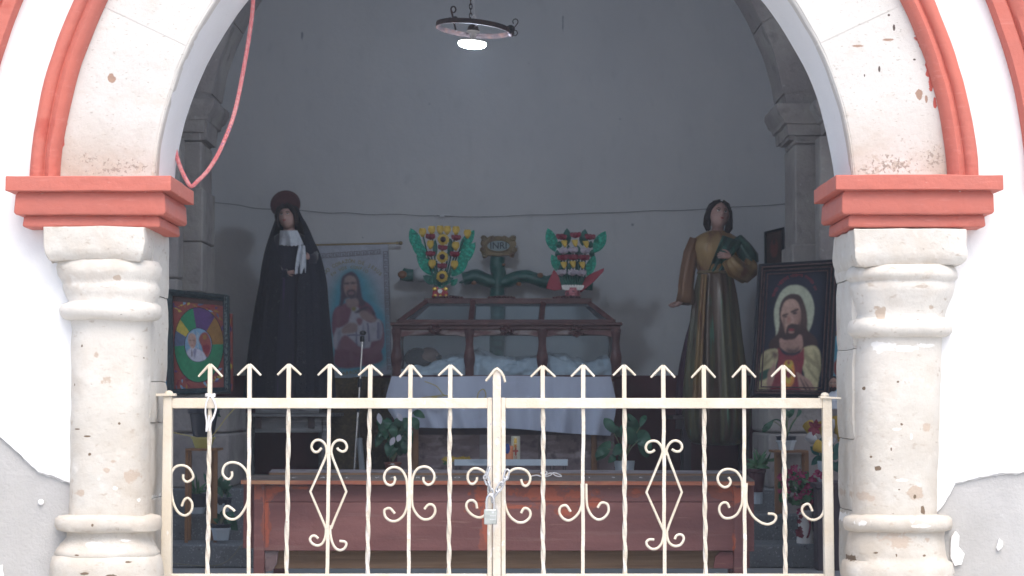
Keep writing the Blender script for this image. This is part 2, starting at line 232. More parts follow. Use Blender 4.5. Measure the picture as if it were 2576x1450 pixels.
def flat(n, c): return mat(n, c, [((min(1, c[0]*1.25+.004), min(1, c[1]*1.25+.004), min(1, c[2]*1.25+.004)), 24, .48, .66)], .6)
# ---------------- mesh collector ----------------
class M:
    def __init__(s): s.v = []; s.f = []; s.m = []; s.k = 0
    def add(s, vs, fs):
        b = len(s.v); s.v += [Vector(x) for x in vs]
        for f in fs: s.f.append([b+i for i in f]); s.m.append(s.k)
        return s
    def box(s, x0, x1, y0, y1, z0, z1):
        return s.add([(x0,y0,z0),(x1,y0,z0),(x1,y1,z0),(x0,y1,z0),(x0,y0,z1),(x1,y0,z1),(x1,y1,z1),(x0,y1,z1)],
                     [(0,3,2,1),(4,5,6,7),(0,1,5,4),(1,2,6,5),(2,3,7,6),(3,0,4,7)])
    def bp(s, u0, u1, v0, v1, Y0, Y1):   # box whose front face spans photo u,v at depth Y0
        a = P(u0, (v0+v1)/2, Y0); b = P(u1, (v0+v1)/2, Y0)
        return s.box(a.x, b.x, Y0, Y1, P(1288, v1, Y0).z, P(1288, v0, Y0).z)
    def prism(s, pts, y0, y1):   # pts: (x,z)
        n = len(pts)
        ar = sum(pts[i][0]*pts[(i+1)%n][1]-pts[(i+1)%n][0]*pts[i][1] for i in range(n))
        if ar < 0: pts = pts[::-1]
        return s.add([(p[0], y0, p[1]) for p in pts]+[(p[0], y1, p[1]) for p in pts],
                     [list(range(n)), list(range(2*n-1, n-1, -1))]+[(i, i+n, (i+1)%n+n, (i+1)%n) for i in range(n)])
    def pp(s, pts, Y, th):       # prism from photo points
        q = [P(u, v, Y) for u, v in pts]; return s.prism([(a.x, a.z) for a in q], Y, Y+th)
    def loft(s, rings, closed=True, cap=True):
        n = len(rings[0]); vs = [p for r in rings for p in r]; fs = []
        for i in range(len(rings)-1):
            for j in range(n if closed else n-1):
                k = (j+1) % n; fs.append((i*n+j, i*n+k, (i+1)*n+k, (i+1)*n+j))
        if cap and closed: fs.append(list(range(n))[::-1]); fs.append([(len(rings)-1)*n+j for j in range(n)])
        return s.add(vs, fs)
    def tube(s, pts, r, n=8, closed=False, twist=0, sq=False, fold=0, fk=5):
        pts = [Vector(p) for p in pts]; m = len(pts); rings = []; up = None
        for i, p in enumerate(pts):
            a = pts[i-1] if (i or closed) else pts[0]; b = pts[(i+1) % m] if (i < m-1 or closed) else pts[-1]
            t = (b-a).normalized()
            if up is None: up = Vector((0, 1, 0)) if abs(t.y) < .9 else Vector((1, 0, 0))
            sd = t.cross(up).normalized(); up = sd.cross(t).normalized()
            rr = r[i] if isinstance(r, (list, tuple)) else r
            an = twist*i/max(1, m-1)+(math.pi/4 if sq else 0)
            fo = [1+fold*(math.sin(fk*2*math.pi*k/n+i*.35)+.5*math.sin((fk+4)*2*math.pi*k/n-i*.5)) if fold else 1 for k in range(n)]
            rings.append([p+(sd*math.cos(an+2*math.pi*k/n)+up*math.sin(an+2*math.pi*k/n))*rr*fo[k] for k in range(n)])
        if closed: rings.append(rings[0])
        return s.loft(rings, True, not closed)
    def lathe(s, c, prof, n=24, sx=1, sy=1, ph=0):   # prof: (r, z) about c
        c = Vector(c)
        return s.loft([[c+Vector((sx*r*math.cos(ph+2*math.pi*k/n), sy*r*math.sin(ph+2*math.pi*k/n), z)) for k in range(n)] for r, z in prof])
    def ball(s, c, rx, ry, rz, n=16, m=10, rot=None, fn=None):
        c = Vector(c); rings = []
        for i in range(m+1):
            a = math.pi*(i/m)*.998+.001
            ring = []
            for k in range(n):
                b = 2*math.pi*k/n
                q = Vector((math.sin(a)*math.cos(b), math.sin(a)*math.sin(b), -math.cos(a)))
                q = Vector((q.x*rx, q.y*ry, q.z*rz))
                if fn: q = fn(q)
                if rot: q = rot @ q
                ring.append(c+q)
            rings.append(ring)
        return s.loft(rings)
    def leaf(s, a, b, w, nrm=(0, -1, 0), bend=0, fold=.25, seg=7, ap=.5):
        a = Vector(a); b = Vector(b); t = (b-a); L = t.length; t.normalize(); nrm = Vector(nrm)
        sd = t.cross(nrm).normalized(); nn = sd.cross(t).normalized(); vs = []; fs = []
        for i in range(seg+1):
            x = i/seg; ww = w/2*(math.sin(math.pi*min(1, max(.02, x**(.9 if ap == .5 else ap))))**.75)
            c = a+t*L*x+nn*bend*math.sin(math.pi*x)
            vs += [c-sd*ww+nn*ww*fold, c, c+sd*ww+nn*ww*fold]
        for i in range(seg):
            fs += [(i*3, i*3+1, i*3+4, i*3+3), (i*3+1, i*3+2, i*3+5, i*3+4)]
        b0 = len(s.v); s.add(vs, fs)
        s.add([v-nn*.0012 for v in vs], [f[::-1] for f in fs]); return s
    def jit(s, amp, sc, k0=0, axis=None):
        for i in range(k0, len(s.v)):
            v = s.v[i]; n = noise.noise_vector(v*sc)+.5*noise.noise_vector(v*sc*2.7)
            s.v[i] = v+Vector((n.x*amp, n.y*amp, n.z*amp)) if axis is None else v+Vector([n[j]*amp*axis[j] for j in range(3)])
        return s
BASE = {}
def link(o): SC.collection.objects.link(o); return o
def tagp(o, label=None, cat=None, group=None, kind=None):
    if label: o['label'] = label
    if cat: o['category'] = cat
    if group: o['group'] = group
    if kind: o['kind'] = kind
    return o
def thing(name, label, cat, loc, group=None):
    o = link(bpy.data.objects.new(name, None)); o.location = loc; o.empty_display_size = .1
    BASE[o.name] = Vector(loc); return tagp(o, label, cat, group)
def build(name, m, mats, parent=None, smooth=30, bevel=0, seg=2, label=None, sub=0, solid=0):
    if not isinstance(mats, (list, tuple)): mats = [mats]
    mats = [W[x] if isinstance(x, str) else x for x in mats]
    if parent is not None: base = BASE[parent.name]
    else:
        xs = [v.x for v in m.v]; ys = [v.y for v in m.v]; zs = [v.z for v in m.v]
        base = Vector(((min(xs)+max(xs))/2, (min(ys)+max(ys))/2, min(zs)))
    me = bpy.data.meshes.new(name); me.from_pydata([tuple(v-base) for v in m.v], [], m.f)
    for x in mats: me.materials.append(x)
    for p, k in zip(me.polygons, m.m): p.material_index = min(k, len(mats)-1); p.use_smooth = smooth > 0
    me.validate(); me.update()
    if smooth and smooth < 180: me.set_sharp_from_angle(angle=R(smooth))
    o = link(bpy.data.objects.new(name, me)); BASE[o.name] = base
    if parent is not None: o.parent = parent
    else: o.location = base
    if bevel:
        b = o.modifiers.new('bevel', 'BEVEL'); b.width = bevel; b.segments = seg; b.limit_method = 'ANGLE'; b.angle_limit = R(40)
    if sub:
        b = o.modifiers.new('sub', 'SUBSURF'); b.levels = sub; b.render_levels = sub
    if label: o['label'] = label
    return o
def single(name, label, cat, m, mats, group=None, **k):
    return tagp(build(name, m, mats, None, **k), label, cat, group)
def struct(name, m, mats, **k): return tagp(build(name, m, mats, None, **k), kind='structure')
def cr(pts, n=6, closed=False):   # catmull-rom through tuples
    pts = [Vector(p) for p in pts]; out = []; m = len(pts)
    for i in range(m if closed else m-1):
        g = (lambda k: pts[k % m]) if closed else (lambda k: pts[min(max(k, 0), m-1)])
        a, b, c, d_ = g(i-1), g(i), g(i+1), g(i+2)
        for j in range(n):
            t = j/n; out.append(.5*((2*b)+(c-a)*t+(2*a-5*b+4*c-d_)*t*t+(3*b-a-3*c+d_)*t**3))
    if not closed: out.append(pts[-1])
    return out
def pc(pts, Y, n=6): return [P(q[0], q[1], Y) for q in cr(pts, n)]
_glyph = {}
def glyphs(txt):
    if txt in _glyph: return _glyph[txt]
    c = bpy.data.curves.new('t', 'FONT'); c.body = txt; c.size = 1; c.align_x = 'CENTER'; c.align_y = 'CENTER'; c.offset = .012
    o = bpy.data.objects.new('t', c); link(o); bpy.context.view_layer.update()
    me = bpy.data.meshes.new_from_object(o.evaluated_get(bpy.context.evaluated_depsgraph_get()))
    r = ([tuple(v.co) for v in me.vertices], [list(p.vertices) for p in me.polygons])
    bpy.data.objects.remove(o); bpy.data.curves.remove(c); bpy.data.meshes.remove(me); _glyph[txt] = r; return r
def text(m, txt, fn, size, wx=1):      # fn maps (x,y) of glyph plane to world
    vs, fs = glyphs(txt); return m.add([fn(v[0]*size*wx, v[1]*size) for v in vs], fs)
# =============== SETTING ===============
struct('ground', M().add([(-60,-60,-.66),(60,-60,-.66),(60,60,-.66),(-60,60,-.66)], [(0,1,2,3)]), 'earth')
struct('pavement', M().box(-5, 5, 4.2, 6.7, -.8, -.5), 'paving')
struct('plinth', M().box(-5, 5, 6.7, 7.9, -.8, -.06), 'paving')
struct('floor', M().box(-2.95, 2.95, 7.81, 14.2, -.3, 0), 'floor')
# chapel front wall
FY = 7.40; CU, CV = 1268, 487
C0 = P(CU, CV, FY)
def rr(px): return S(px, FY)
def ringM(prof, a0=0, a1=180, n=72, c=C0, amp=.0, closedprof=True, m=None):
    m = m or M(); rings = []
    for i in range(n+1):
        a = R(a0+(a1-a0)*i/n); rings.append([Vector((c.x-math.cos(a)*r, y, c.z+math.sin(a)*r)) for r, y in prof])
    k0 = len(m.v); m.loft(rings, closedprof, closedprof)
    if amp: m.jit(amp, 4, k0)
    return m
def rim(r, a0, a1, n, c=C0): return [(c.x-math.cos(R(a0+(a1-a0)*i/n))*r, c.z+math.sin(R(a0+(a1-a0)*i/n))*r) for i in range(n+1)]
def wander(pts, amp, n=10, sc=60):   # a line of photo points roughened
    out = []
    for i in range(len(pts)-1):
        a, b = pts[i], pts[i+1]; k = max(2, int(math.dist(a, b)/n))
        for j in range(k):
            t = j/k; u = a[0]+(b[0]-a[0])*t; v = a[1]+(b[1]-a[1])*t
            q = noise.noise_vector(Vector((u/sc, v/sc, 3)))+.6*noise.noise_vector(Vector((u/13, v/13, 5)))
            out.append((u+q.x*amp, v+q.y*amp))
    return out+[pts[-1]]
wall = thing('chapel_front_wall', 'thick white limewashed front wall of the chapel with grey cement patches around the open arch', 'wall', (0, 7.43, -.06))
zL = lambda v: P(0, v, 7.43).z
xl, xr = P(195, 900, 7.43).x, P(2345, 900, 7.43).x
hole = [(xr, -.06), (xr, C0.z)] + [(C0.x+math.cos(R(a))*rr(1122), C0.z+math.sin(R(a))*rr(1122)) for a in range(0, 181, 4)] + [(xl, C0.z), (xl, -.06)]
outer = [(-5, -.06), (-5, 5.2), (5, 5.2), (5, -.06)]
core = M().prism([(-5, -.06), (-5, 5.2), (5, 5.2), (5, -.06)] + hole, 7.43, 7.81)
build('cement_render', core, 'render', wall)
pl = [(-60, 1070), (0, 1098), (30, 1124), (70, 1164), (100, 1188), (163, 1210), (220, 1225)]
pr = [(2340, 1300), (2365, 1279), (2390, 1244), (2403, 1216), (2463, 1201), (2518, 1191), (2576, 1189), (2700, 1180)]
pw = lambda L: [(P(u, v, 7.43).x, P(u, v, 7.43).z) for u, v in L]
la = pw(wander(pl, 5)); ra = pw(wander(pr, 5))
skin = [(-5, la[0][1])] + la + [(xl, C0.z)] + [(C0.x-math.cos(R(a))*rr(1123), C0.z+math.sin(R(a))*rr(1123)) for a in range(4, 177, 4)] + [(xr, C0.z)] + ra + [(5, ra[-1][1]), (5, 5.2), (-5, 5.2)]
pm_ = M().prism(skin, 7.417, 7.4258)
for isl in ([(2392,1350),(2404,1336),(2412,1348),(2410,1375),(2424,1392),(2418,1420),(2400,1424),(2388,1400)], [(2505,1378),(2512,1354),(2522,1362),(2520,1378),(2510,1388)],
            [(-20,1424),(8,1420),(12,1460),(-20,1470)], [(165,1440),(230,1420),(250,1450),(240,1480),(150,1480)]):
    pm_.prism(pw(wander(isl+[isl[0]], 2, 6, 20)[:-1]), 7.417, 7.4295)
wander2 = lambda L, am: [(u+0, v) for u, v in wander([(a+1.5, b+3.5) for a, b in L], am, 7, 23)]
la2 = pw([(u, max(v, 0)) for u, v in wander2(pl, 5)]); ra2 = pw([(u-4, v) for u, v in wander2(pr, 5)])
skin2 = [(-5, la2[0][1])] + la2 + [(xl, C0.z), (xr, C0.z)] + ra2 + [(5, ra2[-1][1]), (5, 3.0), (C0.x+rr(1250), 3.0), (C0.x+rr(1250), C0.z+.1), (C0.x-rr(1250), C0.z+.1), (C0.x-rr(1250), 3.0), (-5, 3.0)]
sk2 = M()
sk2.prism([(-5, la2[0][1])] + la2 + [(xl, C0.z), (-5, C0.z)], 7.4262, 7.4298); sk2.prism([(xr, C0.z)] + ra2 + [(5, ra2[-1][1]), (5, C0.z)], 7.4262, 7.4298)
build('scratch_coat', sk2, 'scratch', wall, bevel=.001)
for i in range(len(pm_.v)):
    v = pm_.v[i]
    if v.y < 7.425: pm_.v[i] = v+Vector((0, .003*noise.noise(v*1.3), 0))
build('limewash_plaster', pm_, 'plaster', wall, bevel=.002)
# small plaster dab on the left patch
build('plaster_blob', M().ball(P(103, 1264, 7.425), .012, .008, .012, 12, 8), 'plaster', wall)
# voussoir arch
arch = thing('stone_arch', 'broad whitewashed stone arch spanning the chapel opening, speckled and chipped', 'arch', (0, 7.43, 0))
angs = [-1, 25, 58, 92, 126, 154.5, 181]
am = M()
for a, b in zip(angs, angs[1:]):
    g = .035; r0, r1 = rr(883), rr(1127)
    prof = [(r0, FY+.012), (r0+.012, FY), (r1, FY), (r1, 7.46), (r0, 7.46)]
    ringM(prof, a+g, b-g, 24, amp=.004, m=am)
ringM([(rr(886), FY+.003), (rr(1120), FY+.003), (rr(1120), 7.45), (rr(886), 7.45)], -1, 181, 60, m=am)
build('voussoirs', am, 'stone_arch', arch, smooth=35)
build('soffit', ringM([(rr(883.5), FY+.013), (rr(886), 7.84), (rr(930), 7.84), (rr(930), FY+.02)], -4, 184, 90, amp=.005), 'soffit', arch, smooth=40)
arch_prof = lambda r, y: None
r1, r2 = rr(1124), rr(1196)
f = lambda t: r1+(r2-r1)*t
mo = [(f(-.04), 7.44), (f(-.04), 7.385), (f(.03), 7.362), (f(.12), 7.347), (f(.26), 7.341), (f(.40), 7.352), (f(.46), 7.366), (f(.50), 7.366), (f(.56), 7.352), (f(.72), 7.345), (f(.88), 7.350), (f(.98), 7.366), (f(1), 7.39), (f(1), 7.44)]
build('arch_moulding', ringM(mo, -1, 181, 110, amp=.005), 'red', arch, smooth=50)
r1, r2 = rr(1322), rr(1420)
mo2 = [(f(0), 7.44), (f(0), 7.38), (f(.05), 7.36), (f(.35), 7.355), (f(.42), 7.372), (f(.5), 7.35), (f(.8), 7.34), (f(1), 7.37), (f(1), 7.44)]
build('outer_moulding', ringM(mo2, 0, 180, 110, amp=.004), 'red', arch, smooth=50)
# columns
def column(side):
    Lf = side == 'L'
    lab = 'weathered whitewashed stone half column under the red capital, left side of the gate beside the green framed portrait' if Lf else 'weathered whitewashed stone half column under the red capital, right side of the gate beside the black framed portrait'
    cx = (170+368)/2 if Lf else (2152+2374)/2
    root = thing('stone_column', lab, 'column', P(cx, 725, 7.5)*1, 'stone half columns carrying the arch')
    root.location.z = -.06; BASE[root.name] = Vector(root.location)
    YC = 7.47
    if Lf: prof = [(655,141,384),(672,134,393),(690,137,393),(703,147,388),(712,150,386),(716,150,388),(726,151,392),(742,157,390),(757,163,384),(762,160,384),(766,146,392),(780,140,396),(795,143,395),(804,152,388),(807,170,372),(830,172,370),(1000,171,368),(1200,167,367),(1296,163,366),(1300,140,390),(1306,132,395),(1322,131,396),(1334,136,394),(1340,160,372),(1352,158,370),(1368,146,378),(1384,134,386),(1392,130,390),(1398,132,388),(1402,126,392),(1420,119,396),(1445,118,398),(1475,122,398),(1495,110,405),(1600,108,406)]
    else: prof = [(668,2150,2408),(676,2142,2414),(690,2137,2418),(700,2140,2418),(707,2150,2410),(711,2150,2408),(716,2146,2410),(735,2150,2406),(760,2158,2396),(790,2166,2385),(800,2164,2384),(806,2150,2396),(822,2143,2405),(836,2145,2404),(846,2156,2394),(850,2168,2379),(900,2163,2378),(1100,2160,2371),(1296,2156,2366),(1300,2140,2396),(1306,2132,2402),(1322,2130,2404),(1334,2138,2400),(1338,2150,2384),(1352,2146,2382),(1385,2140,2384),(1410,2142,2390),(1416,2132,2400),(1440,2126,2406),(1480,2130,2404),(1495,2120,2410),(1600,2120,2410)]
    rings = []
    pts = [(a[0], (a[1]+a[2])/2, (a[2]-a[1])/2) for a in prof]
    dense = []
    for i in range(len(pts)-1):
        k = max(1, int((pts[i+1][0]-pts[i][0])/12))
        for j in range(k): dense.append([pts[i][q]+(pts[i+1][q]-pts[i][q])*j/k for q in range(3)])
    dense.append(pts[-1])
    for v, c, h in dense:
        q = P(c, v, YC-.10); hw = S(h, YC-.08); ring = []
        for k in range(40):
            a = 2*math.pi*k/40; ex = .72
            cs, sn = math.cos(a), math.sin(a)
            ring.append(Vector((q.x+hw*abs(cs)**ex*(1 if cs > 0 else -1), YC-hw*.95*abs(sn)**ex*(1 if sn > 0 else -1)*(1 if sn > 0 else .2), q.z)))
        rings.append(ring)
    m = M().loft(rings[::-1]); m.jit(.0055, 7); m.jit(.002, 25)
    SM = 'stone_L' if Lf else 'stone_R'
    build('shaft', m, SM, root, smooth=60)
    # abacus block
    if Lf: vs_, u0, u1 = (578, 655), 108, 362
    else: vs_, u0, u1 = (583, 667), 2150, 2433
    a = P(u0, 620, 7.28); b = P(u1, 620, 7.28); z0 = P(0, vs_[1], 7.28).z; z1 = P(0, vs_[0]-8, 7.28).z
    m = M(); n = 14
    rings = []
    for i in range(9):
        t = i/8; z = z0+(z1-z0)*t; ins = .018*(1-min(1, t*3.2))**2
        x0, x1, y0, y1 = a.x+ins, b.x-ins, 7.28+ins, 7.76
        ring = [(x0+(x1-x0)*k/n, y0) for k in range(n)]+[(x1, y0+(y1-y0)*k/n) for k in range(n)]+[(x1-(x1-x0)*k/n, y1) for k in range(n)]+[(x0, y1-(y1-y0)*k/n) for k in range(n)]
        rings.append([Vector((p[0], p[1], z)) for p in ring])
    m.loft(rings); m.jit(.006, 8); m.jit(.002, 30)
    build('abacus', m, SM, root, smooth=50, bevel=.004)
    # pier behind the half column, in courses
    if Lf: pu0, pu1 = 185, 382
    else: pu0, pu1 = 2144, 2360
    m = M(); cuts = [560, 700, 878, 1105, 1290, 1480, 1700] if not Lf else [560, 740, 960, 1065, 1260, 1500, 1700]
    for i in range(len(cuts)-1):
        v0, v1 = cuts[i], cuts[i+1]; j = random.uniform(-2, 2)
        x0 = P(pu0, 900, 7.46).x; x1 = P(pu1, 900, 7.46).x
        if Lf: x1 += S(j, 7.46)-S((v0-600)*.012, 7.4)
        else: x0 += S(j, 7.46)+S((v0-600)*.004, 7.4)
        z0 = P(0, v1, 7.46).z+.0015; z1 = P(0, v0, 7.46).z-.0015; nn = 10; rings = []
        if i == len(cuts)-2: z0 = -.06
        for t in range(7):
            z = z0+(z1-z0)*t/6; ins = .006 if t in (0, 6) else 0
            ring = [(x0+ins+(x1-x0-2*ins)*k/nn, 7.46) for k in range(nn)]+[(x1-ins, 7.46+.36*k/nn) for k in range(nn)]+[(x1-ins-(x1-x0-2*ins)*k/nn, 7.82) for k in range(nn)]+[(x0+ins, 7.82-.36*k/nn) for k in range(nn)]
            rings.append([Vector((p[0], p[1], z)) for p in ring])
        k0 = len(m.v); m.loft(rings); m.jit(.004, 9, k0)
    build('pier', m, SM, root, smooth=50)
    # red stepped capital
    if Lf: T = [(443,480,13,430,7.245,7.775), (480,540,35,416,7.27,7.76), (540,572,57,402,7.295,7.745)]
    else: T = [(440,477,2102,2524,7.245,7.775), (477,538,2117,2502,7.27,7.76), (538,572,2133,2480,7.295,7.745)]
    m = M()
    for i, (v0, v1, u0, u1, y0, y1) in enumerate(T):
        a = P(u0, (v0+v1)/2, y0); b = P(u1, (v0+v1)/2, y0); zt = P(0, v0, y0).z; zb = P(0, v1, y0).z-(.001 if i < 2 else 0)
        sl_ = .006; rings = []; n = 16
        for t, ins in ((0, .004), (.10, 0), (.8, sl_*.3), (1, sl_*1.5)):
            z = zb+(zt-zb)*t; x0, x1, ya, yb = a.x+(ins if i == 0 else ins*2), b.x-(ins if i == 0 else ins*2), y0+ins, y1
            if i == 0: x0, x1, ya = a.x, b.x, y0
            ring = [(x0+(x1-x0)*k/n, ya) for k in range(n)]+[(x1, ya+(yb-ya)*k/n) for k in range(n)]+[(x1-(x1-x0)*k/n, yb) for k in range(n)]+[(x0, yb-(yb-ya)*k/n) for k in range(n)]
            rings.append([Vector((p[0], p[1], z)) for p in ring])
        k0 = len(m.v); m.loft(rings); m.jit(.0022, 6, k0)
    build('capital', m, 'red', root, smooth=40, bevel=.004)
column('L'); column('R')
# interior shell
YB = 14.0
shell = thing('chapel_room', 'aged pale plaster room of the chapel with a vaulted ceiling and dark red wainscot', 'room', (0, YB, 0))
build('back_wall', M().box(-3.2, 3.2, YB, YB+.2, -.1, 5.2), 'bwall', shell)
for s_ in (-1, 1):   # wide unseen openings added in both side walls to let more daylight in
    xa, xb = sorted((s_*2.9, s_*3.1))
    build('side_wall', M().box(xa, xb, 7.82, 8.3, -.1, 3.2).box(xa, xb, 11.4, YB-.002, -.1, 3.2).box(xa, xb, 8.3, 11.4, 2.95, 3.2), 'iwall', shell)
vr = [Vector((0, 0, 0))]
prof = [(2.9*math.cos(R(a)), 3.0+1.7*math.sin(R(a))) for a in range(0, 181, 6)]
pm2 = M().add([(x, 7.82, z) for x, z in prof]+[(x, YB-.002, z) for x, z in prof], [(i, i+1, i+1+len(prof), i+len(prof)) for i in range(len(prof)-1)])
build('vault', pm2, 'iwall', shell)
build('roof', M().box(-3.2, 3.2, 7.82, YB+.1, 4.8, 5.0), 'render', shell)
zw = P(0, 945, YB).z
build('wainscot', M().box(-2.9, 2.9, YB-.006, YB-.001, 0, zw), 'wain', shell)
build('wainscot', M().box(-2.899, -2.894, 12.6, YB-.007, 0, zw), 'wain', shell)
build('wainscot', M().box(2.894, 2.899, 12.6, YB-.007, 0, zw), 'wain', shell)
# inner stone arch and its pilasters
AY = 12.0; CI = P(1252, 351, AY); ri = S(734, AY)
ia = thing('inner_arch', 'dark grey tan stone rib arch deeper inside the chapel', 'arch', (0, AY, 0))
im = M()
ga = [9, 24, 39, 55, 72, 90, 108, 125, 140, 156, 171]
for a, b in zip(ga, ga[1:]):
    ringM([(ri, AY), (ri+.50, AY), (ri+.50, AY+.42), (ri, AY+.42)], a+.12, b-.12, 10, c=CI, amp=.006, m=im)
build('voussoirs', im, 'istone', ia, smooth=35)
build('rib_fill', ringM([(ri+.01, AY+.01), (2.95, AY+.01), (2.95, AY+.40), (ri+.01, AY+.40)], 0, 180, 40, c=CI), 'istone', ia)
def pil(side):
    Lf = side == 'L'
    root = thing('stone_pilaster', ('compound grey stone pilaster behind the pink rope and green framed portrait' if Lf else 'compound grey stone pilaster behind the standing saint and black framed portrait'), 'pilaster',
                 P(480 if Lf else 2040, 900, AY), 'inner pilasters carrying the stone rib arch')
    root.location.z = 0; BASE[root.name] = Vector(root.location)
    def col(u_in, u_out, Y0, Y1, cuts, amp=.004, top=335):
        m = M()
        for i in range(len(cuts)-1):
            k0 = len(m.v); z1 = P(0, cuts[i], Y0).z-.003; z0 = P(0, cuts[i+1], Y0).z+.003; j = random.uniform(-.004, .004)
            xa = P(u_in, 700, Y0).x+j; xb = P(u_out, 700, Y0).x
            if i == len(cuts)-2: z0 = .42
            m.box(min(xa, xb), max(xa, xb), Y0, Y1, z0, z1)
        return m
    s = 1 if Lf else -1
    U = (lambda u: u) if Lf else (lambda u: 2505-u)
    cu = [330, 355, 470] if Lf else [340, 362, 610]
    build('shaft', col(U(502), U(250), AY, AY+.45, cu, top=cu[0]), 'istone', root, bevel=.012)
    build('shaft', col(U(510), U(250), AY-.03, AY+.46, ([472, 608, 735, 1010] if Lf else [612, 790, 1010])), 'istone', root, bevel=.012)
    build('shaft', col(U(448) if Lf else 2064, U(250), AY-.22, AY-.04, [340, 480, 700, 900, 1010]), 'istone', root, bevel=.012)
    build('pedestal', col(U(578) if Lf else 1930, U(240), AY-.30, AY+.5, [998, 1090, 1240]), 'istone', root, bevel=.015)
    # moulded capital
    for (ui, y0, vt, vb) in (((545 if Lf else 1950), AY, (253 if Lf else 265), (333 if Lf else 342)), ((470 if Lf else 2046), AY-.22, (262 if Lf else 256), (338 if Lf else 330))):
        m = M(); pr_ = [(0, 1.0), (.16, 1.0), (.24, .92), (.42, .78), (.50, .60), (.62, .55), (.66, .38), (1, .30)]
        z1 = P(0, vt, y0).z; z0 = P(0, vb, y0).z; out = S(46, y0); rings = []
        xi = P(ui, 300, y0).x; xo = P(U(250), 300, y0).x
        for t, e in pr_:
            z = z1+(z0-z1)*t; d_ = out*(1-e)
            xa = xi-s*d_; ya = y0-out*.8+d_*.8
            n = 8
            q = [(xa, ya), (xa, y0+.52), (xo, y0+.52), (xo, ya)]
            ring = []
            for k in range(4):
                a, b = q[k], q[(k+1) % 4]
                ring += [Vector((a[0]+(b[0]-a[0])*h/n, a[1]+(b[1]-a[1])*h/n, z)) for h in range(n)]
            rings.append(ring)
        m.loft(rings); m.jit(.006, 9)
        build('capital', m, 'istone', root, smooth=40)
pil('L'); pil('R')
# terrazzo steps
for nm, y, zt, lab in (('terrazzo_step', 10.95, .135, 'lowest dark speckled terrazzo step just behind the long bench'), ('terrazzo_step', 11.3, .285, 'middle dark speckled terrazzo step holding the potted plants'), ('terrazzo_step', 11.65, .42, 'topmost dark speckled terrazzo step under the altar and the statues')):
    y1 = {10.95: 11.3, 11.3: 11.65, 11.65: 13.99}[y]
    z0 = 0
    single(nm, lab, 'step', M().box(-2.89, 2.89, y, y1-.002, z0, zt), 'granite', group='terrazzo steps up to the altar', bevel=.012)
# wall wire
wp = [(530,510),(560,513),(600,517),(640,524),(680,527),(730,528),(780,532),(830,537),(870,536),(930,540),(1000,539),(1060,544),(1110,543),(1160,546),(1250,545),(1330,541),(1400,541),(1480,536),(1560,536),(1640,531),(1700,530),(1780,527),(1850,521),(1920,519),(1978,513)]
single('wall_wire', 'thin dark wire strung sagging across the back wall above the banner and the flowers', 'wire', M().tube(pc([(u, v+random.uniform(-1, 1)) for u, v in wp], 13.96, 4), .0022, 5), 'wire')
single('wire_clip', 'small white clip fixed on the wire above the flower arrangement with sunflowers', 'clip', M().bp(1106, 1118, 541, 546, 13.94, 13.955).bp(1116, 1132, 540, 542.5, 13.945, 13.953), 'string')

# =============== GATE ===============
GY = 7.60
def sq(m, pts, half, tw=0, seg=1):
    q = []
    pts = [P(u, v, GY) for u, v in pts]
    for a, b in zip(pts, pts[1:]):
        for i in range(seg): q.append(a+(b-a)*i/seg)
    q.append(pts[-1]); return m.tube(q, half*1.414, 4, twist=tw, sq=True)
def chevron(u, v, l=29, r=30, h=28, Y=GY-.002):
    m = M(); 
    m.tube([P(u-l, v+h, Y), P(u-l*.55, v+h*.52, Y), P(u-5, v+4, Y), P(u, v+1, Y)], [.0042, .005, .0055, .006], 8)
    m.tube([P(u, v+1, Y), P(u+5, v+4, Y), P(u+r*.55, v+h*.52, Y), P(u+r, v+h, Y)], [.006, .0055, .005, .0042], 8)
    return m
def D(pts, mode):  # zoom coordinates to photo coordinates
    if mode == 'a': return [(566+x/3.053, 975+y/3.053) for x, y in pts]
    if mode == 'b': return [(912+x/3.054, 975+y/3.054) for x, y in pts]
    if mode == 'c': return [(1572+x/3.053, 975+y/3.053) for x, y in pts]
    if mode == 'd': return [(x/1.997, 723+y/1.997) for x, y in pts]
def scroll(parent, pts, mode, r=.0052, sharp=False):
    q = D(pts, mode)
    q = [P(u, v, GY-.002) for u, v in (q if sharp else [tuple(c)[:2] for c in cr([(a, b, 0) for a, b in q], 5)])]
    build('scroll', M().tube(q, r, 8), 'gate', parent, smooth=60)
def bars(parent, lst, vt=998):
    for ut, ub, tv, tw in lst:
        m = M()
        um = ut+(ub-ut)*(1027-tv)/(1448-tv)
        sq(m, [(ut, tv+3), (um, 1027)], .0085)
        b = build('bar', m, 'gate', parent, bevel=.0015)
        m = M(); wob = [(um+(ub-um)*i/14+(random.uniform(-1, 1) if 0 < i < 14 else 0), 1026+(1446-1026)*i/14) for i in range(15)]
        sq(m, wob, .0066 if tw else .0068, tw*.62*math.pi, 5)
        me = build('lower_bar', m, 'gate_worn', b, smooth=40)
        c = chevron(ut, tv, random.uniform(27, 31), random.uniform(28, 32), random.uniform(25, 31))
        build('arrowhead', c, 'gate', b, smooth=60)
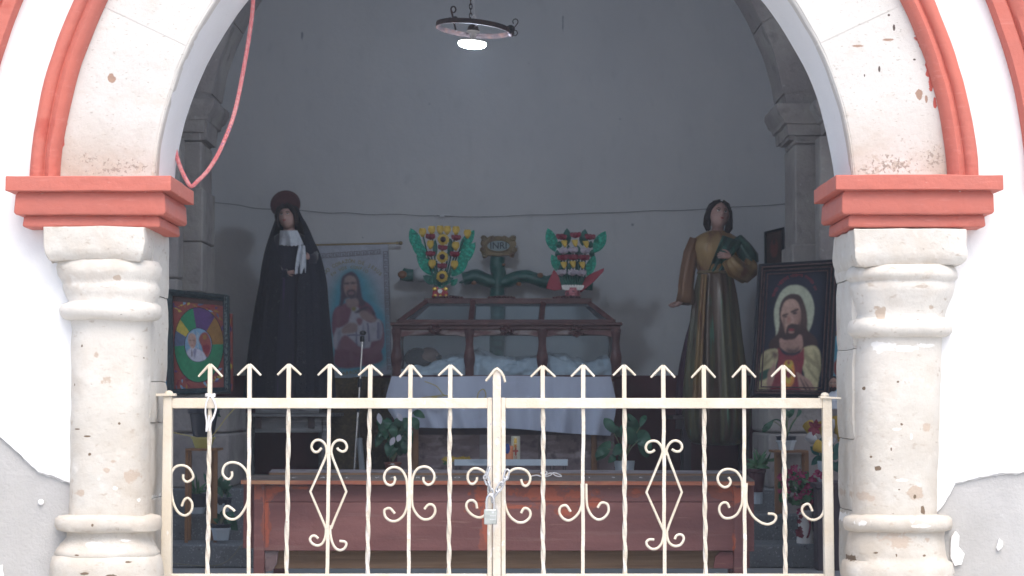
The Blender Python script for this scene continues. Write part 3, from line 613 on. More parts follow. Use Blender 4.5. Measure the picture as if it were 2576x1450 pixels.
def leaf_frame(parent, uL, uR, post_out, post_in, side):
    m = M(); a = P(uL, 1012, GY); b = P(uR, 1012, GY)
    z1 = P(0, 998 if side == 'L' else 1003, GY).z; z0 = P(0, 1027, GY).z
    m.box(a.x, b.x, GY-.018, GY+.018, P(0, 1028, GY).z, P(0, 1002, GY).z)
    m.jit(.0006, 5); build('top_rail', m, 'gate', parent, bevel=.003)
    m = M(); m.box(a.x, b.x, GY-.017, GY+.017, P(0, 1472, GY).z, P(0, 1444, GY).z); build('bottom_rail', m, 'gate', parent, bevel=.003)
    for nm, (t0, t1, b0, b1), vt in post_out:
        q = [P(t0, vt, GY), P(t1, vt, GY), P(b1, 1474, GY), P(b0, 1474, GY)]
        m = M().prism([(p.x, p.z) for p in q], GY-.0195, GY+.0195)
        build(nm, m, 'gate' if nm == 'post' else 'gate_worn', parent, bevel=.003)
def strap_hinge(parent, pts, Y, knob):
    h = build('hinge', M().prism([(P(u, v, Y).x, P(u, v, Y).z) for u, v in pts], Y-.02, Y+.035), 'gate', parent, bevel=.002)
    build('hinge_pin', M().ball(P(*knob, Y), .017, .017, .012, 14, 8), 'gate', h, smooth=60)
gl_ = thing('gate_leaf', 'left leaf of the cream wrought iron gate, with white string tied on its first bar', 'gate leaf', P(823, 1474, GY), 'cream iron gate leaves')
leaf_frame(gl_, 434, 1226, [('post', (413, 434, 405, 432), 998), ('stile', (1226, 1238.5, 1226, 1238.5), 1001)], None, 'L')
bars(gl_, [(529,522,917,7),(628,626,917,0),(727,721,917,5),(830,823,917,0),(932,925,919,6),(1033,1028,919,0),(1133,1129,919,6)])
strap_hinge(gl_, [(375,991),(440,990),(442,997),(376,998)], GY-.01, (425, 990))
gr_ = thing('gate_leaf', 'right leaf of the cream wrought iron gate carrying the centre post, some scrolls missing', 'gate leaf', P(1665, 1474, GY), 'cream iron gate leaves')
leaf_frame(gr_, 1271.5, 2068, [('post', (2068, 2091, 2073, 2098), 1001), ('stile', (1260.5, 1271.5, 1261, 1272), 1001)], None, 'R')
bars(gr_, [(1365,1367,921,6),(1467,1466,919,0),(1570,1572,919,6),(1668,1672,920,0),(1770,1775,920,6),(1871,1874,920,0),(1970,1976,920,7)])
strap_hinge(gr_, [(2062,997),(2114,1000),(2114,1005),(2062,1003)], GY-.01, (2075, 995))
m = M(); a = P(1239.5, 1100, GY-.024); b = P(1260, 1100, GY-.024)
m.box(a.x, b.x, GY-.03, GY+.01, P(0, 1474, GY).z, P(0, 932, GY).z); cpz = build('centre_post', m, 'gate_worn', gr_, bevel=.003)
m = M(); Yc = GY-.032
m.tube([P(1222, 959, Yc), P(1235, 943, Yc), P(1245, 931, Yc), P(1250, 928, Yc), P(1260, 936, Yc), P(1267, 948, Yc), P(1271, 962, Yc)], [.0045, .0055, .006, .0065, .006, .0055, .0045], 8)
build('arrowhead', m, 'gate', cpz, smooth=60)
# scrolls of the left leaf
scroll(gl_, [(920,940),(922,965),(940,978),(965,965),(970,945),(950,910),(915,895),(880,905),(860,940),(858,1000),(870,1080),(895,1130),(930,1147),(960,1125),(965,1085),(945,1060),(925,1070),(913,1100)], 'd')
scroll(gl_, [(1165,925),(1165,950),(1150,965),(1130,955),(1118,930),(1130,895),(1165,880),(1205,890),(1235,920),(1246,960),(1247,1060),(1225,1120),(1190,1160),(1155,1165),(1128,1145),(1127,1115),(1145,1100),(1180,1125)], 'd')
for pts in ([(742,465),(725,485),(705,497),(680,490),(665,460),(675,425),(705,405),(740,410),(770,440),(781,480),(780,520)],
            [(862,462),(870,478),(900,493),(925,485),(936,455),(920,420),(885,405),(850,415),(826,445),(817,485),(818,520)],
            [(775,1060),(775,1110),(767,1160),(745,1200),(710,1215),(672,1200),(653,1170),(665,1145),(690,1140),(716,1160)],
            [(812,1060),(808,1110),(820,1180),(845,1230),(880,1250),(915,1238),(932,1205),(918,1185),(880,1180)]): scroll(gl_, pts, 'a')
scroll(gl_, [(782,505),(770,545),(655,800),(755,1035),(776,1085)], 'a', sharp=True)
scroll(gl_, [(817,505),(828,545),(932,800),(835,1030),(815,1085)], 'a', sharp=True)
for pts in ([(242,685),(250,705),(240,738),(215,752),(182,738),(165,692),(182,643),(225,615),(270,618),(310,648),(335,700),(343,760),(345,880),(335,940),(310,990),(265,1024),(215,1025),(177,995),(167,950),(185,932),(215,932),(248,970)],
            [(468,688),(470,722),(500,748),(535,735),(551,698),(545,655),(510,618),(465,610),(420,628),(390,680),(381,740),(380,880),(395,940),(430,990),(475,1015),(525,1005),(556,965),(555,925),(535,902),(505,902),(475,935)],
            [(880,690),(876,715),(855,740),(825,737),(808,700),(815,655),(850,625),(890,625),(935,650),(962,690)],
            [(962,880),(958,940),(940,980),(900,1000),(850,985),(808,945),(797,905),(813,875),(845,868),(872,890),(880,930)]): scroll(gl_, pts, 'b')
for pts in ([(1217,705),(1230,745),(1255,757),(1280,735),(1288,690),(1262,645),(1215,625),(1165,628),(1125,655),(1097,700)],
            [(1088,820),(1094,890),(1110,950),(1140,1000),(1190,1035),(1240,1035),(1280,1005),(1290,965),(1272,935),(1240,930),(1218,965)],
            [(1683,740),(1685,880),(1672,940),(1640,990),(1590,1022),(1545,1010),(1515,970),(1515,930),(1540,908),(1570,912),(1598,955)],
            [(1718,740),(1722,880),(1735,940),(1765,990),(1810,1016),(1857,1000),(1889,955),(1885,905),(1860,887),(1830,890),(1806,925)]): scroll(gr_, pts, 'b')
for pts in ([(230,480),(205,497),(175,495),(160,465),(172,430),(205,412),(245,416),(275,445),(289,485),(288,520)],
            [(360,475),(390,492),(420,490),(438,465),(432,433),(405,412),(370,412),(338,438),(320,480),(322,520)],
            [(300,1100),(294,1155),(278,1205),(245,1237),(205,1240),(172,1215),(166,1187),(190,1168),(225,1170)],
            [(322,1100),(325,1150),(342,1195),(380,1218),(425,1210),(451,1170),(445,1140),(420,1130),(395,1140),(383,1165)],
            [(795,690),(812,725),(795,758),(760,766),(725,740),(712,692),(740,645),(790,628),(850,643),(888,690),(901,740),(901,870),(890,920),(860,975),(812,1003),(760,1000),(727,958),(728,912),(755,886),(785,890),(803,925)],
            [(935,735),(932,860),(945,920),(985,990),(1040,1035),(1095,1052),(1142,1035),(1161,1000),(1145,975),(1098,970)],
            [(1525,680),(1531,800),(1530,930),(1507,990),(1455,1018),(1405,1005),(1366,965),(1362,925),(1385,900),(1415,900),(1440,950)]): scroll(gr_, pts, 'c')
scroll(gr_, [(289,500),(275,545),(165,805),(270,1040),(297,1100)], 'c', sharp=True)
scroll(gr_, [(322,500),(337,545),(437,805),(345,1040),(325,1100)], 'c', sharp=True)
# chain and padlock
ch = thing('chain', 'bright steel link chain looped round the centre posts of the gate', 'chain', P(1248, 1255, GY-.06))
def link_(a, b, rot, w_=6.0, r=.0040):
    A = P(*a, 7.53); B = P(*b, 7.53); t = (B-A); L = t.length/2; t.normalize(); c = (A+B)/2
    sd = Vector((t.z, 0, -t.x)); yy = Vector((0, 1, 0)); s2 = sd*math.cos(rot)+yy*math.sin(rot); hw = S(w_, 7.5)
    pts = [c+t*(L-hw)*(1 if math.sin(x) > 0 else -1)*1.0+t*hw*math.sin(x)+s2*hw*math.cos(x) for x in [2*math.pi*(k+.5)/16 for k in range(16)]]
    build('chain_link', M().tube(pts, r, 6, closed=True), 'galv', ch, smooth=70)
cl = [(1229,1180),(1222,1200),(1228,1216),(1233,1232),(1237,1246),(1240,1262)]
cr_ = [(1276,1186),(1272,1203),(1262,1218),(1253,1234),(1244,1248)]
for i, (a, b) in enumerate(zip(cl, cl[1:])):
    e = .25; link_((a[0]-(b[0]-a[0])*e, a[1]-(b[1]-a[1])*e), (b[0]+(b[0]-a[0])*e, b[1]+(b[1]-a[1])*e), .35 if i % 2 else 1.2)
for i, (a, b) in enumerate(zip(cr_, cr_[1:])):
    e = .25; link_((a[0]-(b[0]-a[0])*e, a[1]-(b[1]-a[1])*e), (b[0]+(b[0]-a[0])*e, b[1]+(b[1]-a[1])*e), 1.2 if i % 2 else .3)
lk = thing('padlock', 'square satin steel padlock hanging on the chain at the middle of the gate', 'padlock', P(1234, 1320, 7.51))
m = M().bp(1217.5, 1250, 1282, 1320, 7.49, 7.515); build('lock_body', m, 'lock', lk, bevel=.004)
build('shackle', M().tube([P(u, v, 7.502) for u, v in [tuple(c)[:2] for c in cr([(1224,1284,0),(1224,1262,0),(1227,1250,0),(1233,1245,0),(1240,1250,0),(1243,1262,0),(1243,1284,0)], 4)]], .0048, 10), 'chrome', lk, smooth=70)
m = M()
for k, t_ in enumerate((1290, 1298, 1307)):
    text(m, ('III', 'TOP', 'LOCK')[k] if k == 0 else '====' , (lambda t_: lambda x, y: P(1240, t_, 7.489)+Vector((x, 0, y)))(t_), .010 if k else .012)
build('stamp', m, 'string', lk, smooth=0)
# tied string on the first bar
st = thing('tied_string', 'white string knotted round the leftmost bar of the gate with two hanging loops', 'string', P(529, 1090, GY-.03))
m = M()
for k in range(3): m.tube([P(529, 993+k*2.3, GY)+Vector((.018*math.cos(a), .018*math.sin(a), .002*math.sin(a*2))) for a in [2*math.pi*i/16 for i in range(16)]], .0035, 6, closed=True)
build('knot', m, 'string', st, smooth=70)
m = M().tube(pc([(525,998),(518,1018),(517,1040),(520,1062),(519,1086),(524,1070),(526,1045)], GY-.03, 5), .0034, 6)
m.tube(pc([(532,998),(541,1015),(543,1030),(537,1050),(530,1064),(527,1085)], GY-.03, 5), .0042, 6)
build('tail', m, 'string', st, smooth=70)
# pink rope
rp = pc([(640,-40),(637,0),(634,40),(627,90),(619,140),(608,200),(598,250),(585,300),(566,350),(545,395),(520,433),(497,456),(481,469),(468,452),(455,425),(445,395),(437,362),(428,330)], 7.80, 10)
single('pink_rope', 'twisted pink rope hanging in a loop under the left of the arch', 'rope', M().tube(rp, .0088, 8, fold=.0), 'rope', smooth=70)
# =============== LAMP ===============
LY = 10.5; LAMPW = 25
LC = P(1190, 72, LY)
cl_ = thing('ring_chandelier', 'rusty iron hoop chandelier hanging on a chain over the chapel', 'chandelier', LC)
Rr = S(95, LY); tilt = Matrix.Rotation(R(5.5), 3, 'Y')
def hoop(rad, z0, z1, th=.006, n=64):
    m = M(); rings = []
    for k in range(n+1):
        a = 2*math.pi*k/n; c, s = math.cos(a), math.sin(a)
        rings.append([LC+tilt @ Vector((r*c, r*s, z)) for r, z in ((rad, z0), (rad, z1), (rad-th, z1), (rad-th, z0))])
    return m.loft(rings, True, False)
build('hoop', hoop(Rr, -.014, .014), 'iron', cl_, smooth=40)
m = M()
for a in (100, 280): m.tube([LC+tilt @ Vector((Rr*math.cos(R(a))*t, Rr*math.sin(R(a))*t, 0)) for t in (0, .5, 1)], .006, 6)
m.ball(LC, .03, .03, .025); m.ball(LC+Vector((0, 0, -.012)), .036, .036, .012)
build('cross_bar', m, 'iron', cl_)
def loop2(c, r, th=.005): return M().tube([c+Vector((r*math.cos(a), 0, r*math.sin(a))) for a in [2*math.pi*k/16 for k in range(16)]], th, 6, closed=True)
m = M().tube([P(1147, 78, LY-.1), P(1143, 60, LY-.1), P(1138, 38, LY-.1), P(1135.5, 27, LY-.1)], .0055, 8)
m.tube([P(1140.5, 24.5, LY-.1)+Vector((.013*math.cos(a), 0, .017*math.sin(a))) for a in [2*math.pi*k/16 for k in range(16)]], .0045, 6, closed=True)
for u, v in ((1132, 51), (1145, 48)): m.tube([P(u, v, LY-.1)+Vector((.011*math.cos(a), 0, .011*math.sin(a))) for a in [2*math.pi*k/12 for k in range(12)]], .005, 6, closed=True)
build('candle_arm', m, 'iron', cl_, smooth=60)
m = M().tube(pc([(1289,73),(1297,66),(1303,56),(1300,49),(1294,49),(1290,54),(1292,60)], LY, 4), .003, 6)
m.tube(pc([(1288,80),(1291,89),(1297,90),(1302,84),(1299,78),(1296,77)], LY, 4), .003, 6)
m.ball(P(1284, 74, LY), .026, .02, .024); m.ball(P(1286, 84, LY), .018, .02, .022)
build('candle_arm', m, 'iron', cl_, smooth=60)
m = M()
for i in range(12):
    c = LC+Vector((-S(6, LY), 0, .045+.026*i)); s_ = i % 2
    m.tube([c+Vector((.008*math.cos(a)*(s_), .008*math.cos(a)*(1-s_), .017*math.sin(a))) for a in [2*math.pi*k/10 for k in range(10)]], .0028, 5, closed=True)
m.tube([LC+Vector((-S(6, LY), 0, .34)), LC+Vector((-S(6, LY), 0, 1.9))], .006, 6)
build('chain', m, 'iron', cl_, smooth=70)
m = M().tube([LC+Vector((.012*math.cos(a)+.004, 0, .045+.03*math.sin(a))) for a in [math.pi*k/8 for k in range(9)]], .0045, 6)
m.tube([LC+Vector((.010, 0, .07)), LC+Vector((.006, 0, .12)), LC+Vector((-.006, 0, .5)), LC+Vector((-.008, 0, 1.8))], .0022, 5)
build('lamp_wire', m, 'string', cl_, smooth=70)
lb = thing('disc_lamp', 'lit white disc lamp bulb in a ceramic holder under the hoop chandelier', 'lamp', P(1188, 115, LY))
BL = P(1188, 112, LY); t2 = Matrix.Rotation(R(4), 3, 'Y')
def lat(c, prof, mt, nm, par, n=32):
    m = M().lathe((0, 0, 0), prof, n); m.v = [c+t2 @ v for v in m.v]; return build(nm, m, mt, par, smooth=50)
lat(BL, [(.076, .006), (.078, .013), (.074, .019), (.03, .026), (.018, .032), (.014, .05)], 'ceramic', 'lamp_housing', lb)
lat(BL, [(.001, -.019), (.05, -.018), (.070, -.012), (.0785, -.002), (.0785, .009), (.07, .010)][::1], 'lamp', 'diffuser', lb)
lat(BL, [(.012, .04), (.018, .048), (.022, .062), (.036, .066), (.038, .074), (.030, .078), (.002, .08)], 'ceramic', 'lamp_holder', lb)
pl_ = bpy.data.lights.new('disc_lamp_light', 'POINT'); pl_.energy = LAMPW; pl_.color = (.66, .82, 1.0); pl_.shadow_soft_size = .08
po = bpy.data.objects.new('disc_lamp_light', pl_); link(po); po.location = BL+Vector((0, 0, -.11))

# =============== BENCH ===============
bz = P(0, 1450, 9.3).z
be = thing('kneeler_bench', 'long maroon painted bench worn to orange behind the gate, chalk letters on its ledge', 'bench', P(1252, 1450, 9.35))
BE0 = 0.0
def slab(pts, th):   # quad of world points, thickness downwards
    n = Vector((0, 0, -th)); return M().add(pts+[p+n for p in pts], [(0,1,2,3),(7,6,5,4),(0,4,5,1),(1,5,6,2),(2,6,7,3),(3,7,4,0)])
Ys = 9.2
q = [P(606, 1207, Ys), P(1898, 1210, Ys), P(1882, 1197, 9.52), P(634, 1195, 9.52)]
m = M(); nn = 40
for th0, th1, mt in ((0, .004, 0), (.004, .022, 1)):
    m.k = mt
    for i in range(nn):
        a, b = i/nn, (i+1)/nn; wv = lambda t: Vector((0, .002*noise.noise(Vector((t*30, 0, 0))), .0015*noise.noise(Vector((t*22, 3, 0)))))
        A = q[0].lerp(q[1], a)+wv(a); B = q[0].lerp(q[1], b)+wv(b); C_ = q[3].lerp(q[2], b); D_ = q[3].lerp(q[2], a)
        t0 = Vector((0, 0, -th0)); t1 = Vector((0, 0, -th1))
        m.add([A+t0, B+t0, C_+t0, D_+t0, A+t1, B+t1, C_+t1, D_+t1], ([(0,1,2,3)] if mt == 0 else [])+[(0,4,5,1),(2,6,7,3)]+([(7,6,5,4)] if mt else [])+([(3,7,4,0)] if i == 0 else [])+([(1,5,6,2)] if i == nn-1 else []))
led = build('ledge', m, ['benchtop', 'edge'], be, smooth=30)
nrm = (q[1]-q[0]).cross(q[3]-q[0]).normalized()
def onl(u, size, txt, rot=0, d=.0015, mm=None):
    c0 = P(u, 1208, Ys).lerp(P(u*1.0-(u-1252)*.006, 1196, 9.52), .45)+nrm*d
    ax = (q[1]-q[0]).normalized(); ay = nrm.cross(ax).normalized()
    cc, ss = math.cos(rot), math.sin(rot)
    text(mm, txt, lambda x, y: c0+ax*(x*cc-y*ss)+ay*(x*ss+y*cc)*3.6, size, 1.25)
for u, t in ((740, 'C'), (811, 'A'), (873, 'L'), (947, 'V'), (987, 'A'), (1051, 'R'), (1098, 'I'), (1150, 'O'), (1483, '1'), (1544, '9'), (1613, '6'), (1670, '6')):
    m = M(); onl(u, .030, t, random.uniform(-.1, .1), mm=m); build('chalk_letter', m, 'string', led, smooth=0)
# posts, panels
build('front_panel', M().bp(657, 1846, 1221, 1262.5, 9.27, 9.30).bp(657, 1846, 1264, 1386, 9.268, 9.30), 'bench_front', be, bevel=.002)
build('end_panel', M().bp(1873, 1897, 1222, 1388, 9.33, 9.36).bp(1862, 1886, 1388, 1430, 9.34, 9.37), 'bench', be, bevel=.002)
build('end_panel', M().bp(612, 642, 1218, 1380, 9.34, 9.37), 'bench', be, bevel=.002)
def legm(u0, u1, sgn):
    a = P(u0, 1300, 9.25); b = P(u1, 1300, 9.25); return M().box(a.x, b.x, 9.25, 9.315, 0, P(0, 1216, 9.25).z)
build('leg', legm(638, 665, 1), 'bench_front', be, bevel=.004); build('leg', legm(1846, 1872, 1), 'bench_front', be, bevel=.004)
build('leg', M().box(P(640, 1300, 9.5).x, P(668, 1300, 9.5).x, 9.47, 9.53, 0, .55), 'bench', be, bevel=.004)
build('leg', M().box(P(1838, 1300, 9.5).x, P(1864, 1300, 9.5).x, 9.47, 9.53, 0, .55), 'bench', be, bevel=.004)
build('bracket', M().pp([(665,1386),(700,1386),(696,1420),(684,1437),(668,1440)], 9.29, .02), 'dpanel', be, bevel=.002)
build('bracket', M().pp([(1846,1388),(1812,1388),(1800,1400),(1795,1430),(1846,1432)], 9.292, .02), 'bench', be, bevel=.002)
build('stretcher', M().bp(690, 1846, 1384, 1431, 9.36, 9.39), 'wood', be, bevel=.003)
be2 = thing('kneeler_bench', 'second long bench, only its pale orange edged ledge showing just above the first one', 'bench', P(1270, 1186, 9.9))
q2 = [P(677, 1188.5, 9.75), P(1874, 1191, 9.75), P(1866, 1184, 10.0), P(684, 1181, 10.0)]
m = M(); m.k = 0; m.add(q2+[p-Vector((0, 0, .003)) for p in q2], [(0,1,2,3),(4,5,1,0),(5,6,2,1),(6,7,3,2),(7,4,0,3)])
m.k = 1; m.add([p-Vector((0, 0, .0035)) for p in q2]+[p-Vector((0, 0, .020)) for p in q2], [(4,5,1,0),(5,6,2,1),(6,7,3,2),(7,4,0,3),(7,6,5,4)])
build('ledge', m, ['dpanel2', 'wood'], be2, smooth=0)
build('front_panel', M().box(q2[0].x+.05, q2[1].x-.05, 9.80, 9.83, .20, .545), 'bench', be2, bevel=.002)
for x in (q2[0].x+.02, q2[1].x-.08): build('leg', M().box(x, x+.06, 9.79, 9.86, 0, .55), 'bench', be2, bevel=.004)
single('tangled_string', 'tangled white string lying on the ledge of the long bench', 'string', M().tube(pc([(1335,1199),(1350,1196),(1362,1199),(1372,1194),(1376,1188),(1366,1186),(1361,1192),(1372,1199),(1385,1196),(1392,1190),(1405,1193),(1413,1199),(1400,1198),(1388,1191),(1378,1193),(1366,1200)], 9.3, 4), .0028, 6), 'string', smooth=70)

# =============== ALTAR ===============
TB = thing('altar_table', 'wooden altar table with mauve panelled front and orange posts under the lavender cloth', 'altar', P(1262, 1190, 12.3))
ztop = P(0, 947, 12.2).z
TB.location.z = .42; BASE[TB.name] = Vector(TB.location)
def bz_(m, u0, u1, v0, z0, Y0, Y1):
    a = P(u0, v0, Y0); b = P(u1, v0, Y0); return m.box(a.x, b.x, Y0, Y1, z0, a.z)
build('table_top', bz_(M(), 990, 1540, 949, ztop-.04, 12.23, 13.2), 'wood', TB)
build('front_panel', bz_(M(), 1052, 1490, 1045, .42, 12.32, 12.35), 'dpanel', TB)
for a, b in ((1206, 1238), (1355, 1375)): build('stile', bz_(M(), a, b, 1060, .42, 12.305, 12.318), 'dpanel2', TB, bevel=.002)
build('rail', bz_(M(), 1052, 1490, 1060, P(0, 1094, 12.3).z, 12.304, 12.317), 'darkwood', TB)
for a, b in ((1036, 1053), (1487, 1501)): build('post', bz_(M(), a, b, 960, .42, 12.29, 12.34), 'wood_o', TB, bevel=.003)
build('side_panel', bz_(M(), 1000, 1036, 960, .42, 12.34, 13.1), 'dpanel', TB); build('side_panel', bz_(M(), 1501, 1545, 960, .42, 12.34, 13.1), 'dpanel', TB)
# cloth: draped grid
m = M(); cols = 90; rows = 22; Yc = 12.2
vs = []
for j in range(rows+1):
    t = j/rows
    for i in range(cols+1):
        s = i/cols
        uL = 985+(968-985)*min(1, t*2.0) if t < .5 else 968+(1004-968)*max(0, (t-.5)/.5)**1.2
        uL = [985, 978, 972, 968, 972, 985, 1004][min(6, int(t*6))]+([0]+[0]*6)[0]
        fr = t*6-int(min(5.999, t*6)); k = min(5, int(t*6)); LL = [985, 979, 973, 969, 976, 990, 1004]; RR = [1536, 1542, 1548, 1551, 1547, 1541, 1536]
        uL = LL[k]+(LL[k+1]-LL[k])*(t*6-k); uR = RR[k]+(RR[k+1]-RR[k])*(t*6-k)
        u = uL+(uR-uL)*s
        vb = 1074+(s*2)*5 if s < .5 else 1079+(s-.5)*2*17
        v = 947+1.5*math.sin(s*9)+(vb-947)*t
        fold = (.012*math.sin(s*41+1.5*t)+.010*math.sin(s*17+2+t)+.006*math.sin(s*83))*t**1.2
        edge = max(0, (abs(s-.5)-.44)/.06)
        vs.append(P(u, v, Yc-fold*1.6+.05*edge*t))
m.add(vs, [(j*(cols+1)+i, (j+1)*(cols+1)+i, (j+1)*(cols+1)+i+1, j*(cols+1)+i+1) for j in range(rows) for i in range(cols)])
top = [vs[i] for i in range(cols+1)]; k0 = len(m.v)
m.add(top+[Vector((p.x, 13.22, p.z)) for p in top], [(i, i+1, cols+2+i, cols+1+i) for i in range(cols)])
for sgn, xs in ((0, 0), (1, cols)):
    colp = [vs[j*(cols+1)+xs] for j in range(rows+1)]
    m.add(colp+[Vector((p.x, 13.22, p.z)) for p in colp], [(j, j+1, rows+2+j, rows+1+j) if sgn == 0 else (j+1, j, rows+1+j, rows+2+j) for j in range(rows)])
m.v = [Vector(v) for v in m.v]
single('altar_cloth', 'pale lavender cloth draped over the altar table with an uneven hem', 'tablecloth', m, 'cloth', smooth=80, solid=0)
# candle tray
tr = thing('candle_tray', 'long narrow scuffed white metal candle tray on thin black legs before the altar', 'tray', P(1285, 1181, 11.9))
tr.location.z = .42; BASE[tr.name] = Vector(tr.location)
m = M().bp(1143, 1428, 1156, 1172, 11.86, 11.875); m.jit(.0008, 20); m.bp(1143, 1428, 1168, 1172, 11.876, 12.06)
build('trough', m, 'tray', tr, bevel=.0015)
for u in (1147, 1157, 1283, 1300, 1385, 1393, 1417, 1423): 
    a = P(u, 1172, 11.88); build('leg', M().tube([a, Vector((a.x, a.y, .42))], .0028, 6), 'black', tr)
def cyl(m, u, v0, v1, r, Y, n=20):
    a = P(u, v1, Y); b = P(u, v0, Y); return m.lathe((a.x, Y, a.z), [(r, 0), (r*1.0, (b.z-a.z)*.97), (r*.92, b.z-a.z)], n)
cn = thing('pillar_candle', 'ivory pillar candle with red and gold transfers standing on the white tray', 'candle', P(1297, 1169, 11.96))
build('wax', cyl(M(), 1297, 1098, 1169, S(11.5, 11.96), 11.96), 'candle', cn, smooth=50)
m = M(); Yq = 11.96-S(11.5, 11.96)-.002
m.bp(1293, 1300, 1103, 1116, Yq, Yq+.004); build('gold_motif', m.pp([(1292,1118),(1300,1118),(1299,1126),(1294,1126)], Yq, .004).bp(1294, 1299, 1130, 1137, Yq-.001, Yq+.004), 'goldink', cn)
m = M(); text(m, 'A', lambda x, y: P(1297.5, 1122, Yq-.003)+Vector((x, 0, y)), .028); text(m, 'Ω', lambda x, y: P(1297.5, 1151, Yq-.003)+Vector((x, 0, y)), .022)
m.bp(1295.5, 1299.5, 1126, 1146, Yq-.001, Yq+.003).bp(1289.5, 1304, 1133, 1137, Yq-.0015, Yq+.003); build('red_motif', m, 'redink', cn)
gc = thing('glass_candle', 'short glass candle with a blue label and orange wax beside the pillar candle', 'candle', P(1281, 1169, 11.94))
build('glass_cup', cyl(M(), 1281, 1122, 1169, S(10.5, 11.94), 11.94), 'owax', gc, smooth=50, label='orange pink wax in the glass')
Yq = 11.94-S(10.5, 11.94)-.002
build('label', M().pp([(1276+7*math.cos(a), 1129+13*math.sin(a)) for a in [2*math.pi*k/20 for k in range(20)]], Yq, .004), 'blue', gc)
fl = thing('yellow_flowers', 'small yellow flowers with green leaves lying at the left end of the tray', 'flowers', P(1150, 1170, 11.84))
m = M(); m2 = M()
for k in range(24):
    c = P(random.uniform(1118, 1182), random.uniform(1150, 1158), 11.93+random.uniform(-.03, .03)); a = random.uniform(0, 6.3)
    for j in range(4): m.leaf(c, c+Vector((.022*math.cos(a+j*1.6), -.006, .016*math.sin(a+j*1.6))), .014, seg=3)
for k in range(14):
    c = P(random.uniform(1117, 1138), random.uniform(1158, 1170), 11.92); a = random.uniform(0, 6.3)
    m2.leaf(c, c+Vector((.03*math.cos(a), 0, .022*math.sin(a))), .014, seg=3)
build('petals', m, 'yel', fl); build('leaves', m2, 'plant2', fl)
fl.location.z = P(0, 1172, 11.93).z; 

# =============== GLASS COFFIN ===============
Y0, Y1 = 12.45, 13.10
cf = thing('glass_coffin', 'carved mahogany glass sided coffin with a sloping glazed lid, standing on the altar cloth', 'coffin', P(1275, 947, Y0))
def wavy_post(u, v0, v1, w, Y):
    m = M(); rings = []
    for i in range(25):
        t = i/24; v = v0+(v1-v0)*t; ww = w*(1+.35*math.exp(-((t-.62)/.13)**2)+.18*math.exp(-((t-.05)/.08)**2)-.12*math.exp(-((t-.3)/.1)**2))
        p = P(u, v, Y); h = S(ww, Y)/2; rings.append([Vector((p.x+h*sx, Y+h*sy, p.z)) for sx, sy in ((-1,-.8),(-.5,-1.15),(0,-1.3),(.5,-1.15),(1,-.8),(1,1),(-1,1))])
    m.loft(rings[::-1]); return m.jit(.0015, 40)
for u, w in ((998, 21), (1181, 21), (1364, 21), (1549, 21)): build('post', wavy_post(u, 828, 948, w, Y0+.02), 'cof', cf, smooth=50)
for u, w in ((1006, 18), (1540, 18)): build('post', wavy_post(u, 836, 948, w, Y1), 'cof', cf, smooth=50)
build('cornice', M().bp(982, 1566, 811, 819, Y0-.03, Y1+.03).bp(987, 1561, 819, 829, Y0-.015, Y1+.015), 'cof', cf, bevel=.004)
m = M()   # scalloped worn rail
for a, b in ((1008, 1172), (1190, 1355), (1374, 1540)):
    pts = [(a, 829.5)]+[(b, 829.5)]+[(b-(b-a)*k/24, 843+3.5*math.cos(2*math.pi*k/24*1.0)*1+1.5*math.cos(6*math.pi*k/24)) for k in range(25)]
    m.pp(pts, Y0+.002, .02)
build('scalloped_rail', m, 'cofworn', cf, bevel=.002)
for u, v in ((1092, 827), (1274, 828), (1452, 830)):
    m = M(); c = P(u, v, Y0-.015)
    for k in range(46):
        a = random.uniform(0, 6.3); r = random.uniform(0, .042); m.ball(c+Vector((r*math.cos(a)*1.1, random.uniform(-.008, .008), r*math.sin(a))), .011, .010, .010, 6, 4)
    build('carved_rosette', m, 'cof', cf, smooth=60)
build('back_rail', M().bp(992, 1556, 829, 845, Y1-.02, Y1), 'cof', cf)
build('base_rail', M().bp(986, 1562, 944, 950, Y0-.01, Y1+.01), 'cof', cf, bevel=.003)
# hipped lid
Yt = 12.62; Yt2 = 12.93
A_ = [P(1003, 810, Y0), P(1543, 810, Y0)]; B_ = [P(1075, 757, Yt), P(1481, 762, Yt)]
A2 = [Vector((A_[0].x, Y1, A_[0].z)), Vector((A_[1].x, Y1, A_[1].z))]; B2 = [Vector((B_[0].x, Yt2, B_[0].z)), Vector((B_[1].x, Yt2, B_[1].z))]
def bar_(m, a, b, w): return m.tube([a, b], w*1.3, 4, sq=True)
m = M(); bar_(m, A_[0], A_[1], .016); bar_(m, A2[0], A2[1], .016)
for a, b in ((A_[0], B_[0]), (A_[1], B_[1]), (A2[0], B2[0]), (A2[1], B2[1])): bar_(m, a, b, .017)
for t, w in (((1184-1003)/540, .019), ((1362-1003)/540, .019)):
    bar_(m, A_[0].lerp(A_[1], t), B_[0].lerp(B_[1], (t-.5)*1.32+.5), w); bar_(m, A2[0].lerp(A2[1], t), B2[0].lerp(B2[1], (t-.5)*1.32+.5), w)
bar_(m, A_[0], A2[0], .016); bar_(m, A_[1], A2[1], .016)
build('lid_frame', m, 'cof', cf, bevel=.003)
m = M().box(B_[0].x-.02, B_[1].x+.02, Yt-.02, Yt2+.02, B_[0].z-.022, B_[0].z+.016); m.jit(.0015, 14)
for u in (1130, 1262, 1425):
    for k in range(10): m.ball(P(u+(k-4.5)*7, 750-3*math.sin(math.pi*(k+.5)/10), Yt-.01), .012, .014, .010, 8, 6)
build('lid_top', m, 'cof', cf, bevel=.003)
